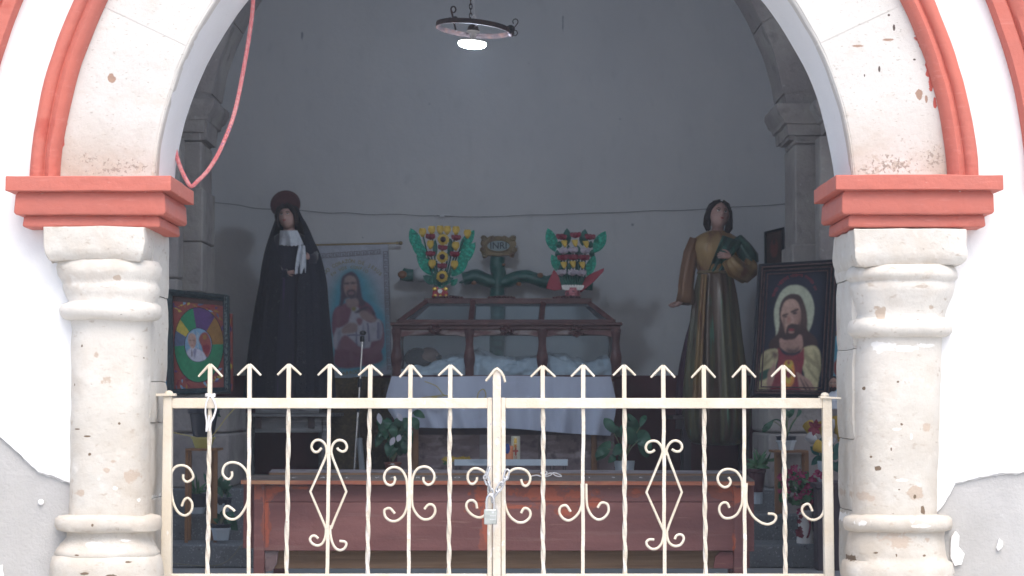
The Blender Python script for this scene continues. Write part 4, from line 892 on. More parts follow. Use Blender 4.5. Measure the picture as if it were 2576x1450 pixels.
mg = M().add([A_[0], A_[1], B_[1], B_[0]], [(0,1,2,3)]).add([A2[0], A2[1], B2[1], B2[0]], [(3,2,1,0)]).add([A_[0], B_[0], B2[0], A2[0]], [(0,1,2,3)]).add([A_[1], A2[1], B2[1], B_[1]], [(0,1,2,3)])
build('lid_glass', mg, 'glass', cf, smooth=0)
gz0, gz1 = P(0, 946, Y0).z, P(0, 829, Y0).z; gx0, gx1 = P(998, 900, Y0).x, P(1549, 900, Y0).x; gy0, gy1 = Y0+.03, Y1-.01
mg = M().add([(gx0,gy0,gz0),(gx1,gy0,gz0),(gx1,gy0,gz1),(gx0,gy0,gz1)], [(0,1,2,3)]).add([(gx0,gy1,gz0),(gx1,gy1,gz0),(gx1,gy1,gz1),(gx0,gy1,gz1)], [(3,2,1,0)])
mg.add([(gx0,gy0,gz0),(gx0,gy1,gz0),(gx0,gy1,gz1),(gx0,gy0,gz1)], [(3,2,1,0)]).add([(gx1,gy0,gz0),(gx1,gy1,gz0),(gx1,gy1,gz1),(gx1,gy0,gz1)], [(0,1,2,3)])
build('side_glass', mg, 'glass', cf, smooth=0)
# reclining figure
rf = thing('reclining_statue', 'reclining dark haired figure wrapped in white linen inside the glass coffin', 'statue', P(1270, 946, 12.75))
YM = 12.76
prof = [(1015,936,.10),(1040,925,.16),(1075,920,.17),(1110,905,.17),(1150,896,.18),(1180,893,.18),(1196,886,.16),(1206,884,.15),(1220,892,.17),(1250,903,.18),(1290,902,.18),(1330,899,.18),(1370,892,.17),(1400,894,.17),(1440,905,.17),(1480,915,.16),(1510,904,.13),(1525,906,.11),(1540,920,.09)]
m = M(); nx, ny = 240, 44; vs = []
zb = P(0, 946, YM).z
pp_ = cr([(a, b, c*100) for a, b, c in prof], 9); 
def prof_at(u):
    for a, b in zip(pp_, pp_[1:]):
        if a.x <= u <= b.x: t = (u-a.x)/(b.x-a.x+1e-9); return a.y+(b.y-a.y)*t, (a.z+(b.z-a.z)*t)/100
    return pp_[-1].y, .1
for i in range(nx+1):
    u = 1015+(1540-1015)*i/nx; v, dd = prof_at(u); p = P(u, v, YM); hgt = max(.01, p.z-zb)
    for j in range(ny+1):
        a = math.pi*j/ny; c = math.cos(a); s = math.sin(a)
        q = Vector((p.x, YM-dd*1.1*c, zb+hgt*s**.75))
        n = noise.noise_vector(Vector((q.x*6+q.z*5, q.y*9, q.z*9)))
        n2 = abs(noise.noise(Vector((q.x*9-q.z*7, q.y*12, q.z*14))))
        n3 = abs(noise.noise(Vector((q.x*22+q.z*16, q.y*24, q.z*30+q.x*9)))); vs.append(q+Vector((0, n.y*.02-.045*n2-.02*n3, n.z*.02*s+.03*n2*s+.012*n3*s)))
m.add(vs, [(i*(ny+1)+j, (i+1)*(ny+1)+j, (i+1)*(ny+1)+j+1, i*(ny+1)+j+1) for i in range(nx) for j in range(ny)])
build('linen', m, 'sheet', rf, smooth=180)
m = M()
def headfn(q):
    return q
m.ball(P(1078, 896, 12.72), .070, .075, .058, 24, 16); m.ball(P(1096, 898, 12.71), .032, .04, .034, 16, 10); m.tube([P(1086, 884, 12.70), P(1090, 878, 12.70), P(1093, 884, 12.70)], .008, 6); m.jit(.003, 18)
build('head', m, 'skin_d', rf, smooth=180)
m = M()
hd = cr([(1015,905,0),(1020,888,0),(1032,878,0),(1050,874,0),(1065,878,0),(1074,886,0),(1082,895,0),(1085,908,0),(1080,920,0),(1060,925,0),(1040,920,0),(1022,915,0)], 3, True)
m.pp([(a.x, a.y) for a in hd], 12.66, .12); m.jit(.006, 14); build('hair', m, 'hair', rf, smooth=60, bevel=.02, seg=4)
m = M().ball(P(1102, 900, 12.70), .026, .03, .020, 16, 10); m.jit(.004, 25); build('beard', m, 'hair', rf, smooth=180)
single('pillow', 'flat white pillow under the head of the reclining figure', 'pillow', M().ball(P(1040, 937, 12.74), .11, .16, .028, 24, 14).jit(.006, 12), 'sheet', smooth=180)

# =============== CROSS ===============
YX = 13.80
cx = thing('log_cross', 'glossy dark green painted log cross standing against the back wall behind the coffin', 'cross', P(1250, 950, YX))
def wtube(m, pts, rad, n=14, ridge=.10):
    q = cr([(u, v, 0) for u, v in pts], 10); q = [P(a.x, a.y, YX) for a in q]; k0 = len(m.v)
    m.tube(q, rad if not isinstance(rad, tuple) else [rad[0]+(rad[1]-rad[0])*i/(len(q)-1) for i in range(len(q))], n)
    return m.jit(.006, 9, k0)
def ridges(m, k0=0):
    return m
up_ = wtube(M(), [(1252,648),(1250,670),(1254,690),(1252,720),(1250,750),(1252,800),(1250,860),(1251,950)], .054); build('upright', up_, 'green_log', cx, smooth=70)
m = wtube(M(), [(1165,703),(1180,700),(1200,696),(1225,706),(1250,712),(1275,708),(1300,699),(1325,697),(1352,704),(1375,711),(1400,706),(1430,704),(1460,712),(1492,716)], (.050, .046))
m = wtube(m, [(1156,712),(1172,708),(1190,702)], (.004, .035)); build('arm', m, 'green_log', cx, smooth=70)
m = wtube(M(), [(1012,689),(1022,692),(1040,693)], .046); build('arm', m, 'green_log', cx, smooth=70)
build('arm_wrap', M().ball(P(1062, 690, YX), .07, .05, .055, 16, 10).ball(P(1108, 700, YX), .10, .045, .05, 16, 10).jit(.01, 9), 'iwall', cx, smooth=180, label='pale cloth wound round the left arm of the cross')
for u, v, r in ((1192,712,.018),(1305,715,.020),(1359,693,.022),(1267,666,.013),(1012,691,.034)): build('knot', M().ball(P(u, v, YX-.045), r, r*.8, r*.8, 10, 8).jit(.003, 30), 'knot', cx, smooth=60)
pq = thing('inscription_plaque', 'scrolled gilt plaque reading INRI fixed on top of the green cross', 'plaque', P(1254, 648, YX-.06))
YQ = YX-.075
ol = [(1216,650),(1212,640),(1210,630),(1213,622),(1209,614),(1211,604),(1209,597),(1215,592),(1222,594),(1226,598),(1234,594),(1243,595),(1253,594),(1263,595),(1272,594),(1280,598),(1286,593),(1293,592),(1299,597),(1297,605),(1299,615),(1295,623),(1298,632),(1294,641),(1290,649),(1280,644),(1254,645),(1228,644)]
build('carved_frame', M().pp([(a.x, a.y) for a in cr([(u, v, 0) for u, v in ol], 3, True)], YQ, .03), 'gold', pq, bevel=.006, seg=3)
m = M()
for (u, v, r, s) in ((1217,599,7,1),(1291,599,7,-1),(1240,598,5,1),(1268,598,5,-1),(1214,628,7,1),(1294,628,7,-1),(1220,642,6,1),(1288,642,6,-1)):
    m.tube([P(u+s*r*(1-t*.75)*math.cos(t*8), v+r*(1-t*.75)*math.sin(t*8), YQ-.006) for t in [k/14 for k in range(15)]], .0065, 6)
m.tube([P(1254+30*math.cos(a), 619+15*math.sin(a), YQ-.004) for a in [2*math.pi*k/32 for k in range(32)]], .006, 6, closed=True)
build('scrollwork', m, 'gold', pq, smooth=60)
build('panel', M().pp([(1254+28*math.cos(a), 619+13*math.sin(a)) for a in [2*math.pi*k/32 for k in range(32)]], YQ-.004, .004), 'plaq', pq)
m = M(); text(m, 'INRI', lambda x, y: P(1254, 619, YQ-.006)+Vector((x, 0, y)), .066, 1.02); build('lettering', m, 'blackink', pq, smooth=0)

# =============== BOUQUETS ===============
def bq(lab, loc): return thing('flower_arrangement', lab, 'flowers', loc, None)
def tulip(m, c, h, w, Yo=0):
    c = Vector(c); rings = []
    prof = [(0, .12), (.12, .55), (.35, .78), (.65, .92), (.9, 1.0), (1, .95)]
    m.lathe(c-Vector((0, 0, h/2)), [(w/2*r, h*t) for t, r in prof], 10)
    for k in range(5):
        a = math.pi+math.pi*k/4; m.leaf(c+Vector((w*.22*math.cos(a), w*.3*math.sin(a), -h*.3)), c+Vector((w*.40*math.cos(a), w*.45*math.sin(a), h*.56)), w*.55, seg=4)
def rose(m, c, w, h):
    c = Vector(c); m.ball(c, w*.36, w*.34, h*.44, 14, 9)
    for k in range(9):
        a = 2*math.pi*k/9+random.uniform(-.2, .2)
        m.leaf(c+Vector((.1*w*math.cos(a), .1*w*math.sin(a)-.01, -h*.3)), c+Vector((w*.55*math.cos(a), w*.35*math.sin(a)-.01, h*random.uniform(.2, .45))), w*.5, seg=4, bend=.01)
def sunfl(m, c, r):
    c = Vector(c); m.k = 0
    for ring, rr_, n in ((0, 1, 18), (1, .86, 14)):
        for k in range(n):
            a = 2*math.pi*(k+.5*ring)/n+random.uniform(-.06, .06); d_ = Vector((math.cos(a), 0, math.sin(a)))
            m.leaf(c+d_*r*.3+Vector((0, -.004*ring, 0)), c+d_*r*rr_*random.uniform(.93, 1.05)+Vector((0, .012-.006*ring, 0)), r*.36, seg=4)
    m.k = 1; m.ball(c+Vector((0, -.012, 0)), r*.45, .018, r*.45, 16, 8); m.k = 0
LF = lambda x, y: (1006.3+x/6.78, 553.5+y/6.78)
RF = lambda x, y: (1320.8+x/6.78, 553.5+y/6.78)
YF = 12.78
def pt(F, x, y, dy=0): a = F(x, y); return P(a[0], a[1], YF+dy)
sc = YF/4800/6.78
b1 = bq('flower arrangement with sunflowers, yellow tulips and red roses in a red box on the coffin', P(1107, 749, YF))
for (x0, y0, x1, y1, w_, mt) in ((330,520,180,140,190,'leafg'),(430,660,205,300,185,'leafg'),(560,950,285,560,190,'leafg'),(600,1090,390,950,140,'leafd'),
        (1030,540,1270,170,170,'leafg'),(980,800,1290,380,200,'leafg'),(880,960,1170,620,200,'leafg'),(870,1120,985,1005,95,'leafg'),(560,900,480,620,90,'leafd'),(860,640,870,320,110,'leafd'),(600,640,600,330,80,'leafd')):
    dy = random.uniform(.0, .03); build('leaf', M().leaf(pt(LF, x0, y0, dy), pt(LF, x1, y1, dy-.02), w_*sc*1.05, fold=.15, bend=.012, ap=.5), mt, b1, smooth=50)
for x, y in ((385,222),(540,185),(685,180),(805,185),(955,190),(1150,245),(520,430),(950,455),(548,760),(928,775)):
    m = M(); tulip(m, pt(LF, x, y, -.02), 150*sc, 112*sc); build('tulip', m, 'yel', b1, smooth=50)
for x, y in ((520,290),(960,305),(730,475),(520,580),(935,590),(720,790)):
    m = M(); rose(m, pt(LF, x, y, -.03), 150*sc, 120*sc); build('rose', m, 'redf', b1, smooth=50)
for x, y in ((735,335),(722,632),(718,965)):
    m = M(); sunfl(m, pt(LF, x, y, -.055), 108*sc); build('sunflower', m, ['yel', 'seed'], b1, smooth=50)
m = M()
for x0, y0, x1, y1 in ((690,1150,720,200),(640,1150,540,200),(600,1120,385,240),(740,1150,950,220),(780,1120,1090,330),(670,1150,620,700),(730,1150,850,320),(640,1130,520,560),(760,1130,930,600)):
    m.tube([pt(LF, x0, y0, 0), pt(LF, (x0+x1)/2+random.uniform(-10, 10), (y0+y1)/2, .015), pt(LF, x1, y1, .0)], .0055, 6)
build('stems', m, 'leafd', b1, smooth=60)
for k in range(7): 
    a = -1.2+2.4*k/6; build('leaf', M().leaf(pt(LF, 700, 1110), pt(LF, 700+230*math.sin(a), 1080-260*math.cos(a), .01), 110*sc, fold=.2), 'leafd', b1, smooth=50)
m = M(); 
q = [pt(LF, 545, 1330), pt(LF, 828, 1330), pt(LF, 800, 1150), pt(LF, 580, 1150)]
m.prism([(p.x, p.z) for p in q], YF-.06, YF+.06); build('vase', m, 'redp', b1, bevel=.004)
m = M(); 
for x, y, r in ((590,1180,34),(780,1180,34),(600,1290,26),(690,1300,26),(780,1290,22)): m.ball(pt(LF, x, y, -.062), r*sc*1.3, .008, r*sc, 10, 6)
build('trim', m, 'goldink', b1, smooth=60)
m = M(); 
for k in range(6): a = k*1.05; c = pt(LF, 682, 1215, -.07); m.leaf(c, c+Vector((44*sc*math.cos(a), 0, 44*sc*math.sin(a))), 44*sc, seg=4)
m.ball(pt(LF, 682, 1215, -.066), 30*sc, .006, 30*sc, 10, 6); build('ornament', m, 'ceramic', b1)
m = M().bp(LF(655, 0)[0], LF(745, 0)[0], LF(0, 1140)[1], LF(0, 1165)[1], YF-.064, YF-.055); build('ribbon', m, 'leafg', b1)
b2 = bq('flower arrangement of red roses and mauve blooms in a pink basket on the coffin', P(1440, 749, YF))
for (x0, y0, x1, y1, w_, mt) in ((510,540,385,140,190,'leafg'),(1180,560,1375,190,195,'leafg'),(610,900,450,590,160,'leafg'),(1060,950,1190,600,160,'leafg'),
        (710,440,715,140,140,'leafd'),(980,440,1025,155,150,'leafd'),(560,480,600,360,110,'leafd'),(560,640,545,510,90,'leafd'),(1130,640,1150,500,90,'leafd'),(740,700,740,420,110,'leafd'),(920,700,900,430,120,'leafd'),(1100,480,1130,360,100,'leafd'),(760,850,760,720,80,'leafd'),(900,860,900,700,90,'leafd'),(620,880,600,760,90,'leafd')):
    dy = random.uniform(0, .03); build('leaf', M().leaf(pt(RF, x0, y0, dy), pt(RF, x1, y1, dy-.02), w_*sc*1.05, fold=.15, bend=.012), mt, b2, smooth=50)
for x, y in ((620,290),(860,262),(1110,292),(640,645),(820,640),(1010,645)):
    m = M(); rose(m, pt(RF, x, y, -.035), 170*sc, 120*sc); build('rose', m, 'redf', b2, smooth=50)
for x, y, r in ((670,410,1),(850,400,1),(1040,420,1),(660,775,1),(815,765,1),(975,775,1)):
    m = M(); a = [(x-62, y-58), (x+52, y-62), (x+48, y+10), (x+28, y+62), (x-2, y+55), (x-30, y+15)]
    q = [pt(RF, *p_, -.04) for p_ in a]; m.prism([(p.x, p.z) for p in q], YF-.05, YF-.01); build('tulip', m, 'yel', b2, bevel=.006, seg=3)
for x, y in ((655,532),(820,520),(1025,532),(620,902),(810,900),(960,908)):
    m = M(); rose(m, pt(RF, x, y, -.04), 150*sc, 130*sc); build('bloom', m, 'whitef', b2, smooth=50)
m = M()
for k in range(9): x = 620+k*50; m.tube([pt(RF, 740+k*18, 1200), pt(RF, x, 960, -.01), pt(RF, x, 500, .02)], .006, 6)
build('stems', m, 'leafd', b2, smooth=60)
for k in range(9):
    a = -1.1+2.2*k/8; build('leaf', M().leaf(pt(RF, 800, 1170), pt(RF, 800+240*math.sin(a), 1120-250*math.cos(a), .01), 120*sc, fold=.2), 'leafd', b2, smooth=50)
m = M().pp([RF(490,845), RF(540,900), RF(600,1020), RF(630,1190), RF(500,1208), RF(358,1172), RF(400,1040)], YF+.02, .02); build('paper_cone', m, 'redp', b2, bevel=.004)
m = M().pp([RF(1352,820), RF(1340,880), RF(1180,1050), RF(960,1235), RF(920,1220), RF(1010,1000), RF(1100,930)], YF+.02, .02); build('paper_cone', m, 'redp', b2, bevel=.004)
m = M(); c = pt(RF, 815, 1350); m.lathe((c.x, YF, c.z), [(110*sc, 0), (125*sc, 60*sc), (118*sc, 120*sc), (135*sc, 190*sc), (120*sc, 185*sc)], 20)
build('basket', m, 'pinkwire', b2, smooth=50)
m = M()
for k in range(11):
    a = -1.3+2.6*k/10; m.leaf(pt(RF, 815+110*math.sin(a), 1200, -.04), pt(RF, 815+200*math.sin(a), 1120-20*math.cos(a), -.05), 60*sc)
build('wrapping', m, 'ceramic', b2)
m = M(); 
for dy in (1250, 1290): m.tube([pt(RF, 815, dy)+Vector((132*sc*math.cos(a), 132*sc*math.sin(a), 0)) for a in [2*math.pi*k/20 for k in range(20)]], .0035, 5, closed=True)
m.tube([pt(RF, 690, 1310, -.03), pt(RF, 695, 1230, -.035), pt(RF, 735, 1165, -.035)], .004, 5); build('ribbon', m, 'pinkwire', b2)
# =============== FIGURES ===============
def interp(prof, n):   # smooth rows
    q = cr([(a[0], a[1], a[2]) for a in prof], n); e = []
    for i in range(len(prof)-1):
        for j in range(n): e.append([prof[i][k]+(prof[i+1][k]-prof[i][k])*j/n for k in range(3, len(prof[0]))])
    e.append(list(prof[-1][3:])); return [(a.x, a.y, a.z, *x) for a, x in zip(q, e)]
def robe(prof, Y, n=72, folds=0, ka=11, kb=17, dr=.7, n2=6, a0=None, ph=0, out=0, zig=0):
    rows = interp(prof, n2); rings = []
    for i, r in enumerate(rows):
        v, uL, uR = r[:3]; fa = (r[3] if len(r) > 3 else 1)*folds; drr = r[4] if len(r) > 4 else dr; op = r[5] if len(r) > 5 else 0
        c = P((uL+uR)/2, v, Y); hw = S((uR-uL)/2, Y)+out; hd = hw*drr; ring = []
        for k in range(n if a0 is None else n+1):
            th = 2*math.pi*k/n if a0 is None else R(op)+(2*math.pi-2*R(op))*k/n
            f = 1+fa*(math.sin(ka*th+ph+.004*v)+.6*math.sin(kb*th+1.3+.003*v)+.35*math.sin((ka+kb)*th))
            ring.append(Vector((c.x-hw*f*math.sin(th), Y-hd*f*math.cos(th), c.z)))
        rings.append(ring)
    return rings
def facemesh(c, H, yaw, pitch, roll):   # head of height H; looks toward -Y
    rot = Matrix.Rotation(yaw, 3, 'Z') @ Matrix.Rotation(roll, 3, 'Y') @ Matrix.Rotation(pitch, 3, 'X')
    g = lambda x, y, a, b, s, t: math.exp(-((x-a)/s)**2-((y-b)/t)**2)
    def fn(q):
        x, y, z = q.x/H, q.y/H, q.z/H
        w = 1-.22*max(0, -z/.5)**1.6; x *= w
        if y < 0:
            y -= .085*g(x, z, 0, -.06, .045, .10)*(1 if z < .03 else .8)+.03*g(x, z, 0, -.12, .05, .035)
            y += .035*(g(x, z, .12, .03, .07, .05)+g(x, z, -.12, .03, .07, .05))
            y -= .02*g(x, z, 0, -.235, .09, .03)+.03*g(x, z, 0, -.40, .10, .08)-.015*g(x, z, 0, -.29, .08, .025)
            y -= .02*(g(x, z, .2, -.1, .09, .08)+g(x, z, -.2, -.1, .09, .08))
        return Vector((x*H, y*H, z*H))
    m = M().ball(c, .365*H, .43*H, .5*H, 40, 30, rot, fn)
    W_ = lambda x, y, z: c+rot @ Vector((x*H, y*H, z*H))
    return m, W_, rot
def facebits(root, head, W_, rot, H, skin='skin', brow='hair'):
    m = M()
    for s in (-1, 1): m.ball(W_(s*.125, -.385, .03), .058*H, .03*H, .024*H, 12, 8, rot)
    build('eyes', m, 'ceramic', head, smooth=180)
    m = M()
    for s in (-1, 1): m.ball(W_(s*.125, -.412, .032), .028*H, .012*H, .024*H, 10, 6, rot); m.tube([W_(s*.065, -.40, .058), W_(s*.125, -.41, .068), W_(s*.185, -.37, .052)], .010*H, 6)
    build('pupils', m, 'eye', head, smooth=60)
    m = M()
    for s in (-1, 1): m.tube([W_(s*.055, -.415, .105), W_(s*.125, -.405, .135), W_(s*.20, -.35, .105)], .013*H, 6)
    build('brows', m, brow, head, smooth=60)
    m = M().ball(W_(0, -.435, -.222), .072*H, .022*H, .016*H, 12, 6, rot).ball(W_(0, -.432, -.252), .060*H, .024*H, .019*H, 12, 6, rot); build('lips', m, 'lips', head, smooth=180)
def hand(m, wrist, dirv, side, L, curl=.6, thumb=1):   # palm plus five tapering fingers
    wrist = Vector(wrist); d_ = Vector(dirv).normalized(); s_ = Vector(side); s_ = (s_-d_*s_.dot(d_)).normalized(); nrm = d_.cross(s_).normalized()
    rings = []
    for t, w_, th in ((-.06, .16, .13), (.0, .17, .12), (.15, .20, .12), (.35, .23, .12), (.48, .22, .09), (.52, .18, .06)):
        c = wrist+d_*L*t; rings.append([c+s_*L*w_*math.cos(a)+nrm*L*th*math.sin(a) for a in [2*math.pi*k/12 for k in range(12)]])
    m.loft(rings)
    for i, (o, fl_) in enumerate(((-.165, .40), (-.055, .47), (.055, .45), (.16, .36))):
        p = wrist+d_*L*.46+s_*L*o; dd = (d_+s_*o*.6).normalized(); pts = [p]
        for k, seg in enumerate((.42, .33, .25)):
            ca = curl*(k*.8+.4); dv = (dd*math.cos(ca)+nrm*math.sin(ca)); p = p+dv*L*fl_*seg; pts.append(p)
        m.tube(pts, [L*.058, L*.052, L*.046, L*.034], 8)
    p = wrist+d_*L*.08+s_*L*.17*thumb; m.tube([p, p+(d_*.5+s_*.7*thumb+nrm*.2)*L*.2, p+(d_*.95+s_*.75*thumb+nrm*.45)*L*.32, p+(d_*1.25+s_*.65*thumb+nrm*.6)*L*.38], [L*.075, L*.066, L*.056, L*.04], 8)
    return m
# --- grieving lady ---
YV = 12.95
vg = thing('veiled_statue', 'tall lady statue in a long navy black veil with white collar and red spiked halo', 'statue', P(728, 1030, YV))
H = S(62, YV)
hm, Wf, rot = facemesh(P(724, 548, YV-.03), H, R(-12), R(-12), R(-5))
hd_ = build('head', hm, 'skin', vg, smooth=180); facebits(vg, hd_, Wf, rot, H)
m = M(); m.tube([P(727, 566, YV-.02), P(728, 592, YV)], [.035, .045], 14); build('neck', m, 'skin', vg, smooth=60)
m = M().ball(Wf(0, .06, .14), .43*H, .46*H, .46*H, 30, 20, rot, lambda q: q+Vector((0, .16*H if q.z < .1*H and q.y < 0 else 0, 0)))
for s in (-1, 1): m.tube([Wf(s*.06, -.30, .50), Wf(s*.26, -.36, .30), Wf(s*.39, -.22, .05), Wf(s*.40, -.12, -.22), Wf(s*.38, -.12, -.42)], [.06*H, .11*H, .10*H, .08*H, .05*H], 10)
m.jit(.004, 40); build('hair', m, 'hair', vg, smooth=60)
rp_ = [(584,714,744,0,.8),(592,694,764,.2,.62),(606,684,778,.3,.62),(640,672,796,.4,.66),(690,664,804,.5,.7),(760,655,812,.7,.72),(850,642,822,.9,.75),(950,632,830,1.1,.78),(1032,626,834,1.2,.8)]
build('robe', M().loft(robe(rp_, YV, 120, .022, 13, 21), True, True), 'robe', vg, smooth=180)
# veil, open in front
vp = [(517,716,736,0,.9,70),(521,708,745,0,.95,66),(530,703,751,.1,1.0,62),(545,698,758,.1,1.0,58),(560,692,767,.15,.95,54),(580,685,777,.3,.9,50),(606,676,788,.4,.85,44),(640,667,803,.6,.85,24),(680,660,813,.8,.85,16),(713,656,819,.8,.85,14),(780,644,824,.9,.86,14),(880,630,833,1,.86,14),(960,622,838,1.1,.88,14),(1016,616,842,1.2,.9,14)]
vr_ = robe(vp, YV, 130, .016, 15, 23, a0=1, out=.006)
m = M().loft(vr_, False, False); k0 = len(m.v)
m.add([v+((Vector((728*0+P(728, 900, YV).x, YV, v.z))-v).normalized()*.006) for v in m.v[:k0]], [f[::-1] for f in m.f])
build('veil', m, 'veil', vg, smooth=180)
# lace edge strips of the veil
for sd in (0, -1):
    m = M(); e = [r[sd] for r in vr_]; e2 = [r[sd-5 if sd else 5] for r in vr_]
    a = [Vector((p.x, p.y-.005, p.z)) for p in e]; b = [Vector((p.x, p.y-.006, p.z)) for p in e2]
    m.add(a+b, [(i, i+1, len(a)+i+1, len(a)+i) for i in range(2, len(a)-1)]); build('lace_edge', m, W['lace'] if 'lace' in W else 'veil', vg, smooth=60)
def sheetq(m, cols, rows, fn, th=.004):
    vs = [fn(i/cols, j/rows) for j in range(rows+1) for i in range(cols+1)]
    fs = [(j*(cols+1)+i, (j+1)*(cols+1)+i, (j+1)*(cols+1)+i+1, j*(cols+1)+i+1) for j in range(rows) for i in range(cols)]
    m.add(vs, fs); return m.add([v+Vector((0, th, 0)) for v in vs], [f[::-1] for f in fs])
m = sheetq(M(), 24, 12, lambda s, t: P(704+(748-704)*s+t*((-2)+(19)*s), 580+t*(36+3*math.sin(s*3.1)+1.5*math.sin(s*40)), YV-.115-.03*math.sin(math.pi*s)+.05*(1-t)*0-.012*math.sin(s*14+t)*t+.06*(abs(s-.5)*1.3)**2))
build('collar', m, 'white', vg, smooth=180)
m = sheetq(M(), 12, 24, lambda s, t: P((751+(767-751)*s)*(1-t)+(743+(768-743)*s)*t+(5*math.sin(t*2.6)*(s-.5)), 618+t*(72-3*s+1.5*math.sin(s*25)), YV-.175-.010*math.sin(s*11+2*t)), .005)
build('handkerchief', m, 'white', vg, smooth=180)
m = M(); hand(m, P(778, 650, YV-.12), P(760, 640, YV-.19)-P(778, 650, YV-.12), (0, 0, 1), .075, 1.0); build('hand', m, 'skin', vg, smooth=60)
m = M(); hand(m, P(725, 686, YV-.16), P(748, 684, YV-.17)-P(725, 686, YV-.16), (0, 0, 1), .06, .6, -1); build('hand', m, 'skin', vg, smooth=60)
for a, b in (((788,640,YV-.03),(776,652,YV-.13)), ((684,650,YV-.06),(722,688,YV-.15))):
    build('sleeve', M().tube([P(*a), P((a[0]+b[0])/2, max(a[1], b[1])+4, (a[2]+b[2])/2-.02), P(*b)], [.04, .042, .030], 14).jit(.004, 20), 'robe', vg, smooth=180)
hc = P(718, 515, YV+.11); nh = (P(1288, 725, 0) if 0 else Vector((.28, -1, -.42))).normalized(); ax = nh.cross(Vector((0, 0, 1))).normalized(); ay = ax.cross(nh).normalized()
m = M(); N_ = 96; rad = S(36, YV)*1.10; rim_ = []
for k in range(N_): r = rad*(1.0 if k % 2 else .93); a = 2*math.pi*k/N_; rim_.append(hc+ax*r*math.cos(a)+ay*r*math.sin(a)*.98)
m.add([p-nh*.004 for p in rim_]+[p+nh*.004 for p in rim_], [list(range(N_)), list(range(2*N_-1, N_-1, -1))]+[(i, i+N_, (i+1) % N_+N_, (i+1) % N_) for i in range(N_)])
m.tube([hc+nh*.006+ax*rad*.84*math.cos(a)+ay*rad*.82*math.sin(a) for a in [2*math.pi*k/40 for k in range(40)]], .004, 6, closed=True)
build('halo', m, 'halo', vg, smooth=30)
# wooden table under her
vt = thing('side_table', 'weathered grey wooden table with iron brackets carrying the veiled lady', 'table', P(720, 1200, 12.75)); vt.location.z = .42; BASE[vt.name] = Vector(vt.location)
build('table_top', M().bp(604, 836, 1041, 1049, 12.55, 13.45).bp(642, 803, 1024, 1040, 12.62, 13.35), 'greywood', vt, bevel=.003)
build('apron', M().bp(640, 814, 1050, 1089, 12.60, 12.625), 'greywood', vt, bevel=.003)
for u, y in ((622, 12.6), (820, 12.6), (628, 13.35), (812, 13.35)): a = P(u, 1100, y); build('leg', M().box(a.x-.03, a.x+.03, y, y+.055, .42, P(0, 1050, 12.6).z), 'greywood', vt, bevel=.003)
for u in (650, 783): build('bracket', M().bp(u-8, u+8, 1051, 1078, 12.585, 12.6), 'darkwood', vt, bevel=.003)
single('olive_cover', 'ochre brown woven cover draped over a low stand below the hanging banner', 'cloth', sheetq(M(), 30, 8, lambda s, t: P(832+150*s, 950+50*t+2*math.sin(s*9), 13.35-.03*math.sin(s*30)*t), .004).box(P(835,960,13.4).x, P(980,960,13.4).x, 13.40, 13.7, .42, P(0, 951, 13.4).z), 'olive', smooth=60)
# --- saint ---
YJ = 13.0
jn = thing('saint_statue', 'standing saint statue in ochre and green satin robes, one hand on his chest', 'statue', P(1808, 1118, YJ))
H = S(72, YJ)
hm, Wf, rot = facemesh(P(1807, 543, YJ-.02), H, R(12), R(-14), R(8))
hd_ = build('head', hm, 'skin', jn, smooth=180); facebits(jn, hd_, Wf, rot, H)
m = M().tube([P(1808, 562, YJ), P(1805, 580, YJ), P(1803, 600, YJ)], [.040, .042, .06], 16); build('neck', m, 'skin', jn, smooth=60)
m = M().ball(Wf(0, .09, .12), .42*H, .42*H, .45*H, 30, 20, rot, lambda q: q+Vector((0, .12*H if q.z < .12*H and q.y < 0 else 0, 0)))
for s in (-1, 1): m.tube([Wf(s*.05, -.26, .46), Wf(s*.22, -.26, .36), Wf(s*.36, -.12, .14), Wf(s*.40, -.02, -.12), Wf(s*.41, .0, -.38), Wf(s*.33, .02, -.60)], [.06*H, .09*H, .11*H, .13*H, .13*H, .08*H], 16, fold=.14, fk=5)
m.jit(.004, 38); build('hair', m, 'hair', jn, smooth=60)
build('ears', M().ball(Wf(-.36, -.05, -.03), .04*H, .06*H, .09*H, 10, 8), 'skin', jn, smooth=180)
tor = [(582,1780,1828,0,.8),(590,1762,1842,.1,.6),(604,1745,1862,.3,.55),(630,1740,1866,.5,.6),(660,1748,1852,.7,.66),(686,1757,1838,.6,.7)]
build('tunic', M().loft(robe(tor, YJ, 90, .02, 11, 19), True, True), 'ochre', jn, smooth=180)
sk = [(684,1758,1838,.3,.72),(700,1752,1846,.5,.75),(760,1742,1856,.9,.8),(860,1732,1866,1.1,.85),(960,1724,1877,1.3,.9),(1050,1721,1884,1.4,.95),(1090,1728,1878,1.6,.95),(1112,1740,1866,1.2,.9),(1120,1765,1845,1,.8)]
build('skirt', M().loft(robe(sk, YJ, 150, .050, 8, 13, ph=1.1), True, True), 'satin', jn, smooth=180)
m = sheetq(M(), 8, 30, lambda s, t: P(1764-24*t+(14+8*t)*(s), 690+t*330, YJ-.075-.10*t-.030-.01*math.sin(s*6)-.02*s), .01)
m.jit(.002, 20); build('sash', m, 'ochre', jn, smooth=180)
m = M().tube([P(1798, 686, YJ)+Vector((S(41, YJ)*math.sin(a)*1.02, -S(41, YJ)*.75*math.cos(a), .003*math.sin(a*9))) for a in [2*math.pi*k/40 for k in range(40)]], .011, 8, closed=True); build('belt', m, 'gold', jn, smooth=180)
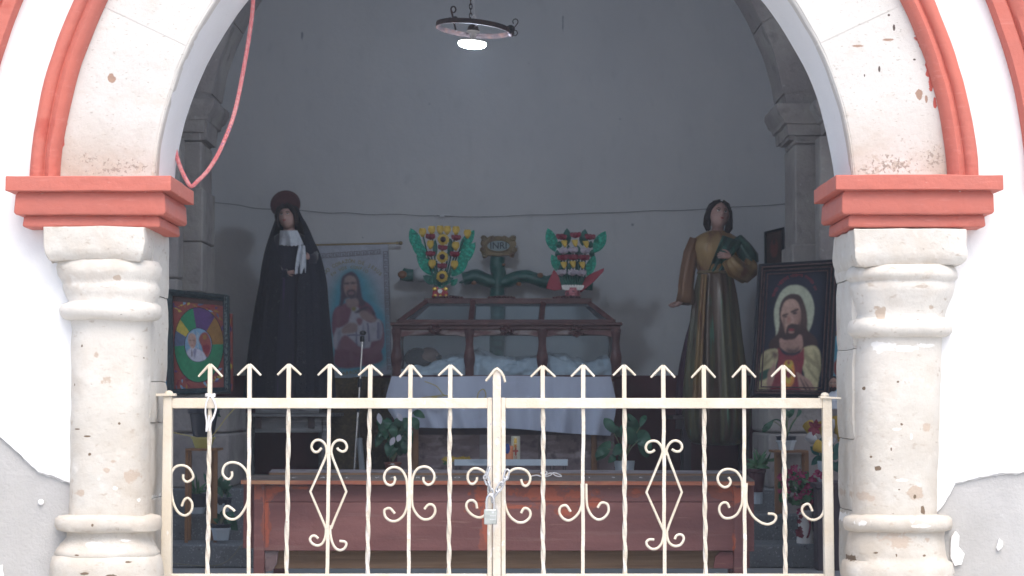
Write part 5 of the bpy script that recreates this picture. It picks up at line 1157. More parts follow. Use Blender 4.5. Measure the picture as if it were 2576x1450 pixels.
# green mantle over the shoulder
m = sheetq(M(), 16, 26, lambda s, t: P((1818+(1868-1818)*s)*(1-t)+(1781+(1818-1781)*s)*t, 592+14*s*(1-t)*1.2+t*92, YJ-.085-.09*math.sin(math.pi*min(1, t*1.1+.1))*.8-.01*math.sin(s*15+3*t)+.05*s*s*(1-t)), .02)
build('mantle', m, 'satin_g', jn, smooth=180)
build('mantle', M().tube([P(1850, 606, YJ-.01), P(1870, 628, YJ-.03), P(1886, 650, YJ-.04), P(1892, 664, YJ-.05)], [.055, .062, .060, .045], 30, fold=.07, fk=7).jit(.007, 14), 'satin_g', jn, smooth=180)
build('mantle', M().loft(robe([(800,1738,1800,1,.5),(860,1722,1800,1.2,.5),(930,1708,1800,1.5,.5),(1010,1700,1810,1.5,.5),(1045,1702,1810,1.5,.5)], YJ+.12, 60, .03, 9, 14), True, True), 'purple', jn, smooth=180)
# sleeves
build('sleeve', M().tube([P(1752, 604, YJ), P(1738, 640, YJ-.01), P(1730, 680, YJ-.03), P(1726, 720, YJ-.05), P(1725, 742, YJ-.06), P(1722, 764, YJ-.07)], [.042, .050, .052, .050, .056, .056], 30, fold=.08, fk=6).jit(.006, 14), 'ochre_d', jn, smooth=180)
build('sleeve', M().tube([P(1880, 650, YJ-.04), P(1890, 678, YJ-.06), P(1872, 690, YJ-.11), P(1850, 676, YJ-.16), P(1832, 652, YJ-.17)], [.045, .060, .064, .064, .048], 30, fold=.09, fk=6).jit(.006, 14), 'ochre', jn, smooth=180)
m = M(); hand(m, P(1720, 752, YJ-.07), (-.8, -.25, -.75), (.3, -.9, .2), .14, .75, -1); build('hand', m, 'skin', jn, smooth=60)
m = M(); hand(m, P(1836, 645, YJ-.17), (-1, -.15, .12), (0, 0, 1), .095, .25, 1); build('hand', m, 'skin', jn, smooth=60)
jt = thing('side_table', 'dark wooden table under the standing saint in satin robes', 'table', P(1790, 1200, 13.2)); jt.location.z = .42; BASE[jt.name] = Vector(jt.location)
build('table_top', M().bp(1692, 1890, 1046, 1056, 12.98, 13.5), 'darkwood', jt, bevel=.003)
build('apron', M().bp(1700, 1882, 1057, 1080, 13.02, 13.04), 'darkwood', jt)
for u, y in ((1728, 13.0), (1874, 13.0), (1722, 13.42), (1868, 13.42)): a = P(u, 1100, y); build('leg', M().box(a.x-.028, a.x+.028, y, y+.05, .42, P(0, 1056, 13).z), 'darkwood', jt, bevel=.003)

# =============== FLAT PICTURES ===============
def PQ(uv, Y, ty=0, tx=0):   # four photo corners on one tilted plane through their centre at depth Y
    c = P(sum(a[0] for a in uv)/4, sum(a[1] for a in uv)/4, Y); n = Matrix.Rotation(tx, 3, 'Z') @ Matrix.Rotation(ty, 3, 'X') @ Vector((0, -1, 0)); o = Vector((0, 0, CZ))
    out = []
    for u, v in uv: d_ = (P(u, v, Y)-o); out.append(o+d_*((c-o).dot(n)/d_.dot(n)))
    return out
import numpy as np
def art(name, quad, shapes, parent, depth=.0006, res=(110, 180), mt='pigment', grain=.10, only=None, sheen=0):
    """quad: TL, TR, BR, BL; shapes painted in order: (colour, [(s,t)...], smooth?, edge softness in cells)"""
    TL, TR, BR, BL = quad; n = (TR-TL).cross(BL-TL).normalized(); n = n if n.y < 0 else -n
    fn = lambda s, t, d_: TL.lerp(TR, s).lerp(BL.lerp(BR, s), t)+n*d_
    w_, h_ = res; SX, SY = np.meshgrid((np.arange(w_+1))/w_, (np.arange(h_+1))/h_); img = np.zeros((h_+1, w_+1, 3)); rg = np.random.RandomState(5)
    def blur(a, k):
        for _ in range(2):
            for ax in (0, 1):
                acc = np.zeros_like(a); wt = 0
                for d_ in range(-k, k+1): acc += np.roll(np.pad(a, [(k, k) if i == ax else (0, 0) for i in range(a.ndim)], mode='edge'), d_, ax)[tuple(slice(k, -k) if i == ax else slice(None) for i in range(a.ndim))]; wt += 1
                a = acc/wt
        return a
    for sh in shapes:
        c, pts = COL[sh[0]], sh[1]; sm = len(sh) < 3 or sh[2]; bl = sh[3] if len(sh) > 3 else (1 if sm else 0)
        q = [(a.x, a.y) for a in cr([(s, t, 0) for s, t in pts], 4, True)] if sm else pts
        ins = np.zeros(SX.shape, bool)
        for (x0, y0), (x1, y1) in zip(q, q[1:]+q[:1]):
            if y0 == y1: continue
            ins ^= ((y0 > SY) != (y1 > SY)) & (SX < (x1-x0)*(SY-y0)/(y1-y0)+x0)
        al = ins.astype(float)
        if bl: al = blur(al, bl)
        al = al[..., None]; img = img*(1-al)+np.array(c)*al
    nz = blur(rg.rand(h_+1, w_+1)-.5, 1)*2.2+blur(rg.rand(h_+1, w_+1)-.5, 4)*7
    img = np.clip(img*(1+grain*nz[..., None]*3), 0, 1)
    m = M(); m.add([fn(i/w_, j/h_, depth) for j in range(h_+1) for i in range(w_+1)], [(j*(w_+1)+i, (j+1)*(w_+1)+i, (j+1)*(w_+1)+i+1, j*(w_+1)+i+1) for j in range(h_) for i in range(w_)])
    o = build(name, m, mt, parent, smooth=0)
    ca = o.data.color_attributes.new('pigment', 'FLOAT_COLOR', 'POINT'); ca.data.foreach_set('color', np.concatenate([img.reshape(-1, 3), np.ones((img.shape[0]*img.shape[1], 1))], 1).ravel().astype(np.float32))
    return o, fn, n
def ell(cx, cy, rx, ry, n=24, a0=0, a1=360): return [(cx+rx*math.cos(R(a0+(a1-a0)*k/n)), cy+ry*math.sin(R(a0+(a1-a0)*k/n))) for k in range(n+(0 if a1-a0 == 360 else 1))]
COL = dict(banner=(.48,.50,.58), bred=(.24,.105,.16), bred2=(.29,.14,.19), bhair=(.115,.085,.125), bskin=(.38,.27,.27), bskin2=(.43,.32,.31), skinp=(.36,.21,.17), skinl=(.46,.29,.23), hairp=(.045,.022,.022), dredp=(.20,.02,.035), redp2=(.30,.03,.05), whitep=(.50,.48,.56), shadep=(.26,.25,.36),
    bluep=(.10,.36,.50), cyan=(.16,.40,.50), lcyan=(.32,.42,.52), inkb=(.008,.012,.03), cream=(.48,.42,.24), creams=(.30,.26,.15), halo=(.42,.44,.33), orange=(.62,.24,.05), yellow=(.50,.38,.06), greenp=(.02,.22,.10),
    purple=(.10,.045,.16), ochrep=(.30,.15,.035), slate=(.10,.13,.22), brownp=(.09,.045,.04), skyp=(.18,.32,.46), dark=(.02,.01,.015), goldp=(.30,.26,.12), key=(.20,.17,.20), rust=(.26,.06,.05), dgreen=(.03,.10,.07), tunic=(.20,.03,.04), ltred=(.30,.09,.11), blush=(.45,.19,.15))
class _K(dict):
    __missing__ = lambda s, k: k
F_ = _K()
W['ink_key'] = flat('border ink', COL['key']); W['ink_gold'] = flat('gold ink', COL['goldp']); W['ink_red'] = flat('red ink', COL['dredp'])
# banner
bn = thing('banner', 'off white satin banner of a bearded robed figure lettered in gold, hanging from a rod', 'banner', P(890, 952, 13.85))
bq_ = PQ([(800, 616), (977, 612), (986, 942), (815, 960)], 13.87)
BT = lambda zx, zy: (((1270+zx/2.416)/1.59-800)/(977-800+(zy/1450)*-6), ((960+zy/2.416)/1.59-614)/(944-612))
L = lambda *p: [BT(a, b) for a, b in p]
shp = [('banner', [(0, 0), (.25, .008), (.5, .0), (.75, .006), (1, 0), (1.0, .5), (1, 1), (.5, 1.0), (0, 1), (0, .5)], False),
 (F_['lcyan'], L((330,250),(520,330),(620,560),(650,800),(640,1100),(600,1240),(150,1260),(60,900),(60,500),(180,300)), True, 9),
 (F_['cyan'], L((320,270),(480,380),(550,600),(630,780),(620,1000),(580,1220),(150,1240),(90,900),(100,560),(200,350)), True, 7),
 (F_['bluep'], L((330,300),(420,380),(470,560),(600,740),(615,950),(560,1190),(160,1200),(110,800),(150,560),(200,400)), True, 5),
 ('bred', L((240,600),(400,580),(500,650),(540,760),(600,820),(600,980),(570,1060),(550,1190),(140,1200),(125,1000),(105,830),(130,660)), True),
 (F_['whitep'], L((290,650),(360,640),(420,760),(480,800),(560,770),(590,850),(580,960),(480,985),(460,1040),(370,1030),(280,950),(200,920),(180,1000),(120,1020),(110,930),(150,840),(240,790)), True),
 ('bred', L((130,690),(230,610),(300,650),(280,740),(250,800),(150,830),(110,870)), True),
 (F_['shadep'], L((250,895),(420,905),(420,920),(250,912)), False),
 (F_['shadep'], L((440,800),(450,985),(470,985),(460,800)), False), (F_['shadep'], L((540,800),(535,960),(560,960),(560,800)), False), (F_['shadep'], L((330,850),(325,1010),(345,1015),(345,850)), False),
 ('bred2', L((130,1020),(220,900),(300,960),(380,1035),(460,1045),(560,985),(600,900),(605,1000),(560,1080),(420,1100),(300,1060),(200,1030)), True),
 ('bhair', L((330,690),(450,640),(530,720),(480,730),(420,700),(350,700)), True),
 ('bskin', L((200,840),(260,790),(340,800),(350,840),(330,880),(210,885)), True),
 ('bskin', L((375,700),(410,680),(470,700),(530,770),(510,800),(450,780),(400,760),(385,735)), True),
 ('bred2', L((345,760),(370,745),(400,765),(395,800),(370,820),(350,795)), True),
 ('bhair', L((300,305),(350,320),(385,380),(400,480),(410,560),(440,610),(390,640),(340,560),(250,560),(220,620),(185,620),(200,540),(205,440),(225,350)), True),
 ('bskin', L((255,560),(355,560),(370,620),(330,660),(270,640),(250,600)), True),
 ('bskin2', L((300,340),(345,360),(362,420),(355,490),(340,540),(290,545),(255,520),(235,460),(240,400),(260,355)), True),
 ('bhair', L((265,480),(290,470),(325,470),(350,490),(345,540),(310,565),(275,545),(258,510)), True),
 ('bskin', ell(*BT(305, 508), .045, .010), True), ('bred2', ell(*BT(303, 508), .03, .006), True),
 ('bhair', ell(*BT(268, 415), .055, .009), True), ('bhair', ell(*BT(325, 412), .050, .009), True), ('bskin', L((290,410),(300,410),(308,462),(285,462)), True),
 (F_['goldp'], ell(*BT(322, 660), .035, .016), True),
 ('bred', L((200,1060),(230,1050),(260,1190),(230,1190)), True, 2), ('bred', L((330,1080),(350,1085),(340,1190),(320,1190)), True, 2), ('bred2', L((270,1050),(290,1060),(290,1190),(275,1190)), True, 2), ('bred2', L((430,1100),(520,1060),(540,1100),(450,1160)), True, 3),
 ('bred2', L((150,680),(180,650),(190,760),(160,800)), True, 2), ('bred2', L((440,660),(480,680),(500,720),(470,700)), True, 2), ('bhair', L((370,480),(390,560),(420,620),(395,600),(375,560)), True, 2), ('bhair', L((215,480),(225,440),(235,400),(222,560)), True, 2),
 (F_['whitep'], L((140,850),(165,840),(150,1000),(128,1010)), True, 1), (F_['shadep'], L((165,860),(185,860),(165,990),(155,1000)), True, 2), (F_['shadep'], L((560,800),(580,840),(570,960),(555,960)), True, 2), (F_['shadep'], L((400,830),(412,830),(410,1020),(398,1020)), True, 1), (F_['blush'], L((255,440),(275,440),(275,475),(255,470)), True, 3), (F_['blush'], L((325,440),(350,440),(345,475),(325,475)), True, 3)]
pnl, bf, bnn = art('panel', bq_, shp, bn, .0005, (130, 240), 'pigment_cloth', .06)
m = M()
def meander(m, s0, t0, s1, t1, cnt):
    A = bf(s0, t0, .003); B = bf(s1, t1, .003); ax_ = (B-A)/cnt; ay_ = (bf(s0, t0, .009)-bf(s0, t0, .009)); perp = Vector((-ax_.z, 0, ax_.x)); w_ = S(1.4, 13.8)
    pat = [(0,0),(0,.8),(.8,.8),(.8,.2),(.35,.2),(.35,.5),(.55,.5)]
    for k in range(cnt):
        o = A+ax_*k; pts = [o+ax_*x*.98+perp*(y-.4)*.75 for x, y in pat]+[]
        for a, b in zip(pts, pts[1:]):
            d_ = (b-a).normalized()*w_*.5; n_ = Vector((-d_.z, 0, d_.x)); m.add([a-d_-n_, b+d_-n_, b+d_+n_, a-d_+n_], [(0,1,2,3)])
        a, b = pts[0], pts[0]+ax_; d_ = (b-a).normalized()*w_*.5; n_ = Vector((-d_.z, 0, d_.x)); m.add([a-n_, b-n_, b+n_, a+n_], [(0,1,2,3)])
meander(m, .02, .085, .90, .065, 9); meander(m, .955, .065, .965, .97, 17); m.v = [v+Vector((0, -.001, 0)) for v in m.v]
build('key_border', m, 'ink_key', bn, smooth=0)
m = M()
def arctext(m, txt, pts, size, fnw):
    q = [Vector((a.x, a.y, 0)) for a in cr([(x, y, 0) for x, y in pts], 12)]; Ls = [0]
    for a, b in zip(q, q[1:]): Ls.append(Ls[-1]+(b-a).length)
    n = len(txt)
    for i, chh in enumerate(txt):
        if chh == ' ': continue
        s = Ls[-1]*(i+.5)/n
        for k in range(len(q)-1):
            if Ls[k] <= s <= Ls[k+1]: break
        t = (s-Ls[k])/(Ls[k+1]-Ls[k]+1e-9); c = q[k].lerp(q[k+1], t); d_ = (q[k+1]-q[k]).normalized()
        text(m, chh, lambda x, y: fnw(c.x+(x*d_.x+y*d_.y), c.y+(x*d_.y-y*d_.x)), size, .95)
fb = lambda zx, zy: bf(*BT(zx, zy), .004)
arctext(m, 'SAGRADO CORAZÓN DE JESÚS', [(-70,420),(40,320),(150,245),(280,205),(400,220),(520,270),(605,350)], 46, fb)
arctext(m, 'EN VOS CONFÍO', [(115,335),(200,285),(300,262),(400,275),(475,315)], 40, fb)
arctext(m, 'PARROQUIA', [(150,1262),(300,1258),(450,1250)], 46, fb); arctext(m, 'A TA', [(240,1325),(320,1320),(420,1312)], 44, fb)
build('gold_lettering', m, 'ink_gold', bn, smooth=0)
a, b = P(790, 617, 13.87), P(1003, 612, 13.87); m = M().tube([a, b], .007, 8); m.ball(P(1008, 612, 13.87), .016, .016, .014, 12, 8).tube([b-Vector((.02, 0, 0)), b], .011, 8); build('rod', m, 'brass', bn, smooth=60)
# portrait in green frame
YP = 11.35
def framed(root, q, w, mats, depth=.05, bead=None):
    TL, TR, BR, BL = q; c = (TL+TR+BR+BL)/4; m = M(); n = (TR-TL).cross(BL-TL).normalized(); n = n if n.y < 0 else -n
    ins = lambda k: [(p+((Q-p).normalized()*k)+((Z-p).normalized()*k)) for p, Q, Z in ((TL, TR, BL), (TR, TL, BR), (BR, BL, TR), (BL, BR, TL))]
    o = [TL, TR, BR, BL]; lv = [(0, 0), (0, .8), (.15, 1), (.5, .85), (.8, .55), (1, .45), (1, 0)]
    rings = [[p+n*depth*z for p in ins(w*k)] for k, z in lv]
    for r0, r1 in zip(rings, rings[1:]):
        for i in range(4): j = (i+1) % 4; m.add([r0[i], r0[j], r1[j], r1[i]], [(0,1,2,3)])
    f = build('frame', m, mats, root, smooth=0)
    b = build('backing', M().add([p-n*.006 for p in o]+[p for p in o], [(0,1,2,3),(0,4,5,1),(1,5,6,2),(2,6,7,3),(3,7,4,0)]), 'darkwood', root, smooth=0)
    return f, ins(w*.97), n
pp1 = thing('framed_portrait', 'framed coloured ring portrait of a bald person in white, tilted in a dark green frame', 'picture', P(500, 990, YP))
q = PQ([(420, 729), (577, 745), (580, 990), (424, 996)], YP, R(-7), R(-4))
fr, inn, n = framed(pp1, q, S(15, YP), 'frame_g', .045)
PZ = lambda zx, zy: ((zx-140)/(790-140-(zy/1450)*-15), (zy-130-(zx-140)*.035)/(1290-130))
L = lambda *p: [PZ(a, b) for a, b in p]
ecx, ecy, erx, ery = 470, 740, 316, 475
def el(a0, a1, f0=1.0, f1=0, n=14):
    o = [(ecx+erx*f0*math.cos(R(a0+(a1-a0)*k/n)), ecy+ery*f0*math.sin(R(a0+(a1-a0)*k/n))) for k in range(n+1)]
    return L(*(o+[(ecx, ecy)]))
rnd = random.Random(4)
bgs = []
for k in range(110):
    x, y = rnd.uniform(140, 800), rnd.choice([rnd.uniform(200, 420), rnd.uniform(1050, 1290)]) if rnd.random() < .8 else rnd.uniform(200, 1290)
    a = rnd.uniform(0, 3); w_, h_ = rnd.uniform(8, 22), rnd.uniform(25, 70)
    bgs.append((F_[rnd.choice(['rust', 'dredp', 'purple', 'skyp', 'ochrep', 'redp2', 'slate', 'rust', 'yellow'])], L((x-w_*math.cos(a), y-w_*math.sin(a)), (x+h_*math.sin(a), y-h_*math.cos(a)), (x+w_*math.cos(a), y+w_*math.sin(a)), (x-h_*math.sin(a)*.6, y+h_*math.cos(a)*.6)), False))
shp = [(F_['rust'], [(0, 0), (1, 0), (1, 1), (0, 1)], False)]+bgs+[(F_['brownp'], [(0, 0), (1, 0), (1, .055), (0, .055)], False),
 (F_['dark'], L(*[(ecx+(erx+8)*math.cos(R(a)), ecy+(ery+10)*math.sin(R(a))) for a in range(0, 360, 8)]), False),
 (F_['greenp'], el(-2, 182), False), (F_['slate'], el(178, 206), False), (F_['yellow'], el(202, 222), False), (F_['greenp'], el(222, 257), False), (F_['purple'], el(257, 312), False), (F_['ochrep'], el(310, 359), False),
 (F_['dark'], L(*[(463+182*math.cos(R(a)), 742+222*math.sin(R(a))) for a in range(0, 360, 10)]), False),
 (F_['skyp'], L(*[(463+174*math.cos(R(a)), 742+214*math.sin(R(a))) for a in range(0, 360, 10)]), False),
 (F_['lcyan'], L((330,600),(400,560),(430,640),(380,700)), False), (F_['lcyan'], L((440,560),(480,600),(470,800),(440,760)), False),
 (F_['rust'], L((500,600),(570,580),(620,680),(625,800),(580,900),(530,860),(505,760),(470,680)), True), (F_['ochrep'], L((520,620),(560,610),(570,660),(530,670)), True), (F_['dredp'], L((520,760),(600,740),(610,820),(560,860)), True),
 (F_['whitep'], L((310,830),(350,790),(400,770),(450,790),(530,840),(560,920),(510,945),(440,952),(380,930),(330,880)), True), (F_['shadep'], L((400,800),(440,790),(420,900),(405,900)), True), (F_['brownp'], L((370,800),(378,800),(385,880),(372,880)), True),
 (F_['skinl'], L((380,595),(425,615),(435,680),(425,740),(390,790),(355,760),(330,700),(330,640),(345,605)), True), (F_['skinp'], L((405,640),(430,660),(428,740),(395,785),(400,720)), True),
 (F_['brownp'], L((345,680),(370,678),(370,688),(345,690)), True), (F_['brownp'], L((390,680),(415,680),(415,690),(390,688)), True), (F_['redp2'], L((370,742),(395,742),(392,750),(372,750)), True)]
art('picture', inn, shp, pp1, .0006, (150, 220))
m = M(); a, b = q[1]+n*.05+Vector((-S(5, YP), 0, -.01)), q[2]+n*.05+Vector((-S(5, YP), 0, .02))
for k in range(34): c = a.lerp(b, (k+.5)/34); m.ball(c, .009, .007, .013, 8, 6)
build('beading', m, 'silver', pp1, smooth=60)
pp2 = thing('poster_board', 'brightly coloured poster board standing behind the framed ring portrait', 'poster', P(500, 990, YP+.12))
art('poster', PQ([(409, 770), (586, 790), (588, 984), (411, 990)], YP+.09, R(-7), R(-4)), [(F_['rust'], [(0,0),(1,0),(1,1),(0,1)], False)]+[(F_[rnd.choice(['dredp', 'purple', 'skyp', 'ochrep', 'yellow', 'slate', 'greenp'])], [(x, y), (x+.05, y+.03), (x+.03, y+.09), (x-.02, y+.05)], False) for x, y in [(rnd.random()*.94, rnd.random()*.9) for _ in range(160)]], pp2, .0006, (80, 110))
# robed figure picture in black frame
YK = 11.45
pk = thing('framed_portrait', 'large black framed painting of a long haired bearded figure with a halo', 'picture', P(1995, 1000, YK))
q = PQ([(1906, 668), (2108, 655), (2090, 1004), (1886, 1000)], YK, R(-8), R(3))
fr, inn, n = framed(pk, q, S(15, YK), 'frame_b', .05)
build('inner_frame', M(), 'frame_r', pk) if 0 else None
def strip(m, q, k0, k1, dz):
    TL, TR, BR, BL = q; ins = lambda k: [(p+((Q-p).normalized()*k)+((Z-p).normalized()*k))+n*dz for p, Q, Z in ((TL, TR, BL), (TR, TL, BR), (BR, BL, TR), (BL, BR, TL))]
    A, B = ins(k0), ins(k1); A2, B2 = [p-n*.01 for p in A], [p-n*.01 for p in B]
    for i in range(4): j = (i+1) % 4; m.add([A[i], A[j], B[j], B[i]], [(0,1,2,3)]); m.add([B[i], B[j], B2[j], B2[i]], [(0,1,2,3)]); m.add([A[i], A[j], A2[j], A2[i]], [(3,2,1,0)])
m = M(); strip(m, q, S(8, YK), S(11, YK), .052); strip(m, q, S(16, YK), S(19, YK), .030); strip(m, q, S(25, YK), S(27.5, YK), .022); m.jit(.0008, 60)
build('frame_beads', m, 'frame_r', pk, smooth=0)
JZ = lambda zx, zy: ((zx-(120-(zy-215)*.032))/(557), (zy-(205-(zx-120)*.02))/1010)
L = lambda *p: [JZ(a, b) for a, b in p]
shp = [(F_['inkb'], [(-.03, -.03), (1.03, -.03), (1.03, 1.03), (-.03, 1.03)], False),
 (F_['halo'], L((375,335),(450,355),(510,420),(540,520),(530,640),(500,720),(480,780),(260,780),(235,700),(220,600),(225,500),(265,400),(315,350)), True),
 (F_['hairp'], L((370,408),(430,430),(465,510),(485,600),(490,700),(560,770),(575,850),(520,890),(480,860),(300,860),(230,900),(185,860),(190,800),(250,730),(262,640),(258,540),(280,460),(320,420)), True),
 (F_['cream'], L((150,880),(250,860),(270,900),(240,1000),(230,1100),(190,1200),(90,1210),(90,1120),(105,980)), True),
 (F_['cream'], L((450,860),(540,830),(590,870),(605,980),(590,1100),(570,1190),(500,1150),(470,1050),(440,950)), True),
 (F_['creams'], L((130,1000),(230,900),(215,940),(120,1040)), True), (F_['creams'], L((480,900),(595,1000),(590,1020),(470,930)), True), (F_['creams'], L((490,980),(580,1100),(570,1110),(490,1010)), True), (F_['dgreen'], L((100,1070),(200,1020),(190,1090),(100,1130)), True),
 (F_['dredp'], L((255,850),(300,900),(360,920),(430,890),(465,850),(470,960),(450,1050),(460,1215),(200,1215),(230,1100),(260,960)), True),
 ('tunic', L((300,930),(395,930),(415,1020),(400,1120),(405,1215),(255,1215),(280,1080)), True, 3),
 (F_['orange'], L((320,960),(375,960),(395,1050),(385,1140),(330,1180),(290,1110),(295,1030)), True), (F_['yellow'], L((335,990),(365,990),(375,1060),(355,1140),(325,1120),(315,1050)), True),
 (F_['dredp'], L((330,1030),(350,1015),(375,1035),(370,1075),(345,1100),(325,1070)), True), (F_['yellow'], ell(*JZ(348, 980), .055, .026), True), (F_['redp2'], ell(*JZ(345, 972), .02, .016), True),
 (F_['skinp'], L((275,770),(330,790),(430,740),(455,800),(450,850),(400,885),(330,885),(280,850),(268,810)), True),
 (F_['skinl'], L((350,450),(400,470),(430,540),(430,620),(415,690),(390,740),(345,760),(315,730),(295,660),(275,600),(280,530),(305,470)), True),
 (F_['skinp'], L((395,520),(432,560),(432,640),(410,700),(385,740),(380,640),(370,560)), True),
 (F_['hairp'], L((325,680),(350,655),(385,655),(415,660),(425,640),(430,700),(400,770),(350,785),(315,750)), True), (F_['redp2'], L((335,700),(365,695),(385,702),(360,716)), True), (F_['skinp'], L((340,716),(385,716),(375,730),(345,730)), True),
 (F_['hairp'], L((285,580),(330,568),(330,580),(290,596)), True), (F_['hairp'], L((355,550),(410,530),(412,545),(360,565)), True), (F_['dark'], ell(*JZ(312, 596), .03, .007), True), (F_['dark'], ell(*JZ(385, 568), .034, .008), True), (F_['skinp'], L((330,590),(345,585),(352,650),(325,655)), True),
 (F_['skinp'], L((180,1060),(215,1000),(230,960),(238,1020),(230,1100),(200,1190),(175,1200)), True), (F_['skinp'], L((410,1045),(470,1080),(520,1110),(560,1190),(500,1210),(440,1180),(425,1120)), True),
 (F_['brownp'], L((290,600),(300,590),(310,720),(300,700)), True, 2), (F_['brownp'], L((425,560),(436,580),(434,680),(420,700)), True, 3), (F_['brownp'], L((440,480),(470,560),(480,680),(460,680),(445,580)), True, 3), (F_['hairp'], L((330,850),(430,840),(400,890),(340,890)), True, 3), (F_['skinp'], L((330,800),(420,800),(400,860),(345,860)), True, 3),
 (F_['creams'], L((150,930),(180,900),(150,1010),(125,1050)), True, 2), (F_['creams'], L((540,870),(560,880),(600,1000),(585,1040)), True, 2), (F_['creams'], L((470,880),(490,880),(520,1000),(500,1000)), True, 2), (F_['brownp'], L((200,880),(260,900),(230,960),(220,920)), True, 3), (F_['dredp'], L((250,1100),(275,1090),(270,1215),(240,1215)), True, 3), (F_['brownp'], L((440,1100),(450,1100),(500,1190),(490,1200)), True, 1), (F_['brownp'], L((470,1110),(480,1110),(530,1190),(520,1195)), True, 1), (F_['blush'], L((330,600),(345,600),(345,640),(335,640)), True, 2)]
_, fk, _ = art('picture', inn, shp, pk, .0006, (140, 240))
m = M(); rr_ = random.Random(3); fk2 = lambda zx, zy: fk(*JZ(zx, zy), .003)
arcp = cr([(205,430,0),(225,380,0),(270,310,0),(330,270,0),(400,258,0),(470,275,0),(520,320,0),(550,390,0)], 5)
for i in range(len(arcp)-1):
    if i % 8 == 7: continue
    a, b = arcp[i], arcp[i+1]; o = Vector((-(b-a).y, (b-a).x, 0)).normalized()
    for t in (.15, .6):
        c = a.lerp(b, t); h_ = rr_.uniform(9, 16); w_ = (b-a)*.16
        m.add([fk2(*(c-o*h_-w_)[:2]), fk2(*(c-o*h_+w_)[:2]), fk2(*(c+o*h_+w_*rr_.uniform(-1, 2))[:2]), fk2(*(c+o*h_-w_*rr_.uniform(-1, 1))[:2])], [(0,1,2,3)])
build('red_script', m, 'ink_red', pk, smooth=0)
ps = thing('small_picture', 'small dark framed picture on the back wall between the saint and the pilaster', 'picture', P(1946, 662, 13.9))
q = PQ([(1922, 584), (1972, 572), (1972, 668), (1923, 672)], 13.9)
fr, inn, n = framed(ps, q, S(6, 13.9), 'frame_b', .03)
art('picture', inn, [(F_['brownp'], [(0,0),(1,0),(1,1),(0,1)], False), (F_['rust'], ell(.5, .5, .25, .3), True), (F_['brownp'], ell(.5, .3, .12, .12), True)], ps, .0006, (30, 50))
pb = thing('blue_picture', 'tall blue picture with a brown frame leaning beside the right column', 'picture', P(2110, 1000, 11.7))
q = PQ([(2090, 775), (2150, 775), (2150, 1000), (2088, 1000)], 11.7, R(-5))
fr, inn, n = framed(pb, q, S(5, 11.7), 'wood_o', .03)
art('picture', inn, [(F_['bluep'], [(0,0),(1,0),(1,1),(0,1)], False), (F_['purple'], [(0, .0), (.6, .02), (.5, .22), (0, .28)], True), (F_['brownp'], [(0, .25), (1, .23), (1, .30), (0, .31)], False), (F_['rust'], ell(.25, .68, .2, .1), True)], pb, .0006, (40, 120))
bu = thing('small_bust', 'small brown bearded bust with a white collar beside the right column', 'bust', P(2099, 1020, 11.3))
H = S(34, 11.3); hm, Wf, rot = facemesh(P(2098, 966, 11.3), H, R(-20), 0, 0); hd_ = build('head', hm, 'skin_d', bu, smooth=180); facebits(bu, hd_, Wf, rot, H)
m = M().ball(Wf(0, .12, .12), .44*H, .46*H, .46*H, 20, 14).ball(Wf(0, -.28, -.36), .24*H, .16*H, .2*H, 14, 10); m.jit(.002, 60); build('hair', m, 'hair', bu, smooth=60)
build('shoulders', M().loft(robe([(984,2094,2104,0,.8),(990,2086,2112,0,.6),(1000,2078,2118,.4,.6),(1030,2074,2122,.6,.6)], 11.3, 40, .02), True, True), 'white', bu, smooth=180)

# =============== MICROPHONE STAND ===============
ms = thing('microphone_stand', 'thin white pole stand topped by a black microphone clip in front of the banner', 'microphone stand', P(892, 1190, 12.1)); ms.location.z = .42; BASE[ms.name] = Vector(ms.location)
YM_ = 12.1
a = P(912, 852, YM_); b = P(889, 1225, YM_)
build('pole', M().tube([a, a.lerp(b, .45)], .0055, 8).tube([a.lerp(b, .50), b], .007, 8), 'chrome', ms, smooth=60)
build('collar', M().tube([a.lerp(b, .27), a.lerp(b, .33)], .013, 10).tube([a.lerp(b, .42), a.lerp(b, .50)], .009, 10), 'black', ms, smooth=60)
build('clip', M().tube([P(911, 860, YM_), P(911, 846, YM_)], .014, 10).ball(P(913, 838, YM_-.02), .022, .02, .016, 12, 8), 'black', ms, smooth=60)
build('base', M().lathe((b.x, YM_, .422), [(.13, 0), (.13, .012), (.05, .02), (.012, .05), (.008, (b.z-.42))], 24), 'black', ms, smooth=40)
g = thing('grey_pole', 'short thick grey pole leaning beside the white microphone stand', 'pole', P(913, 1190, 12.0)); g.location.z = .42; BASE[g.name] = Vector(g.location)
build('tube', M().tube([P(904, 1103, 12.0), P(914, 1215, 11.95)], .018, 14), 'galv_d', g, smooth=60); build('thin_rod', M().tube([P(902, 1050, 12.0), P(904, 1104, 12.0)], .004, 6), 'wire', g)

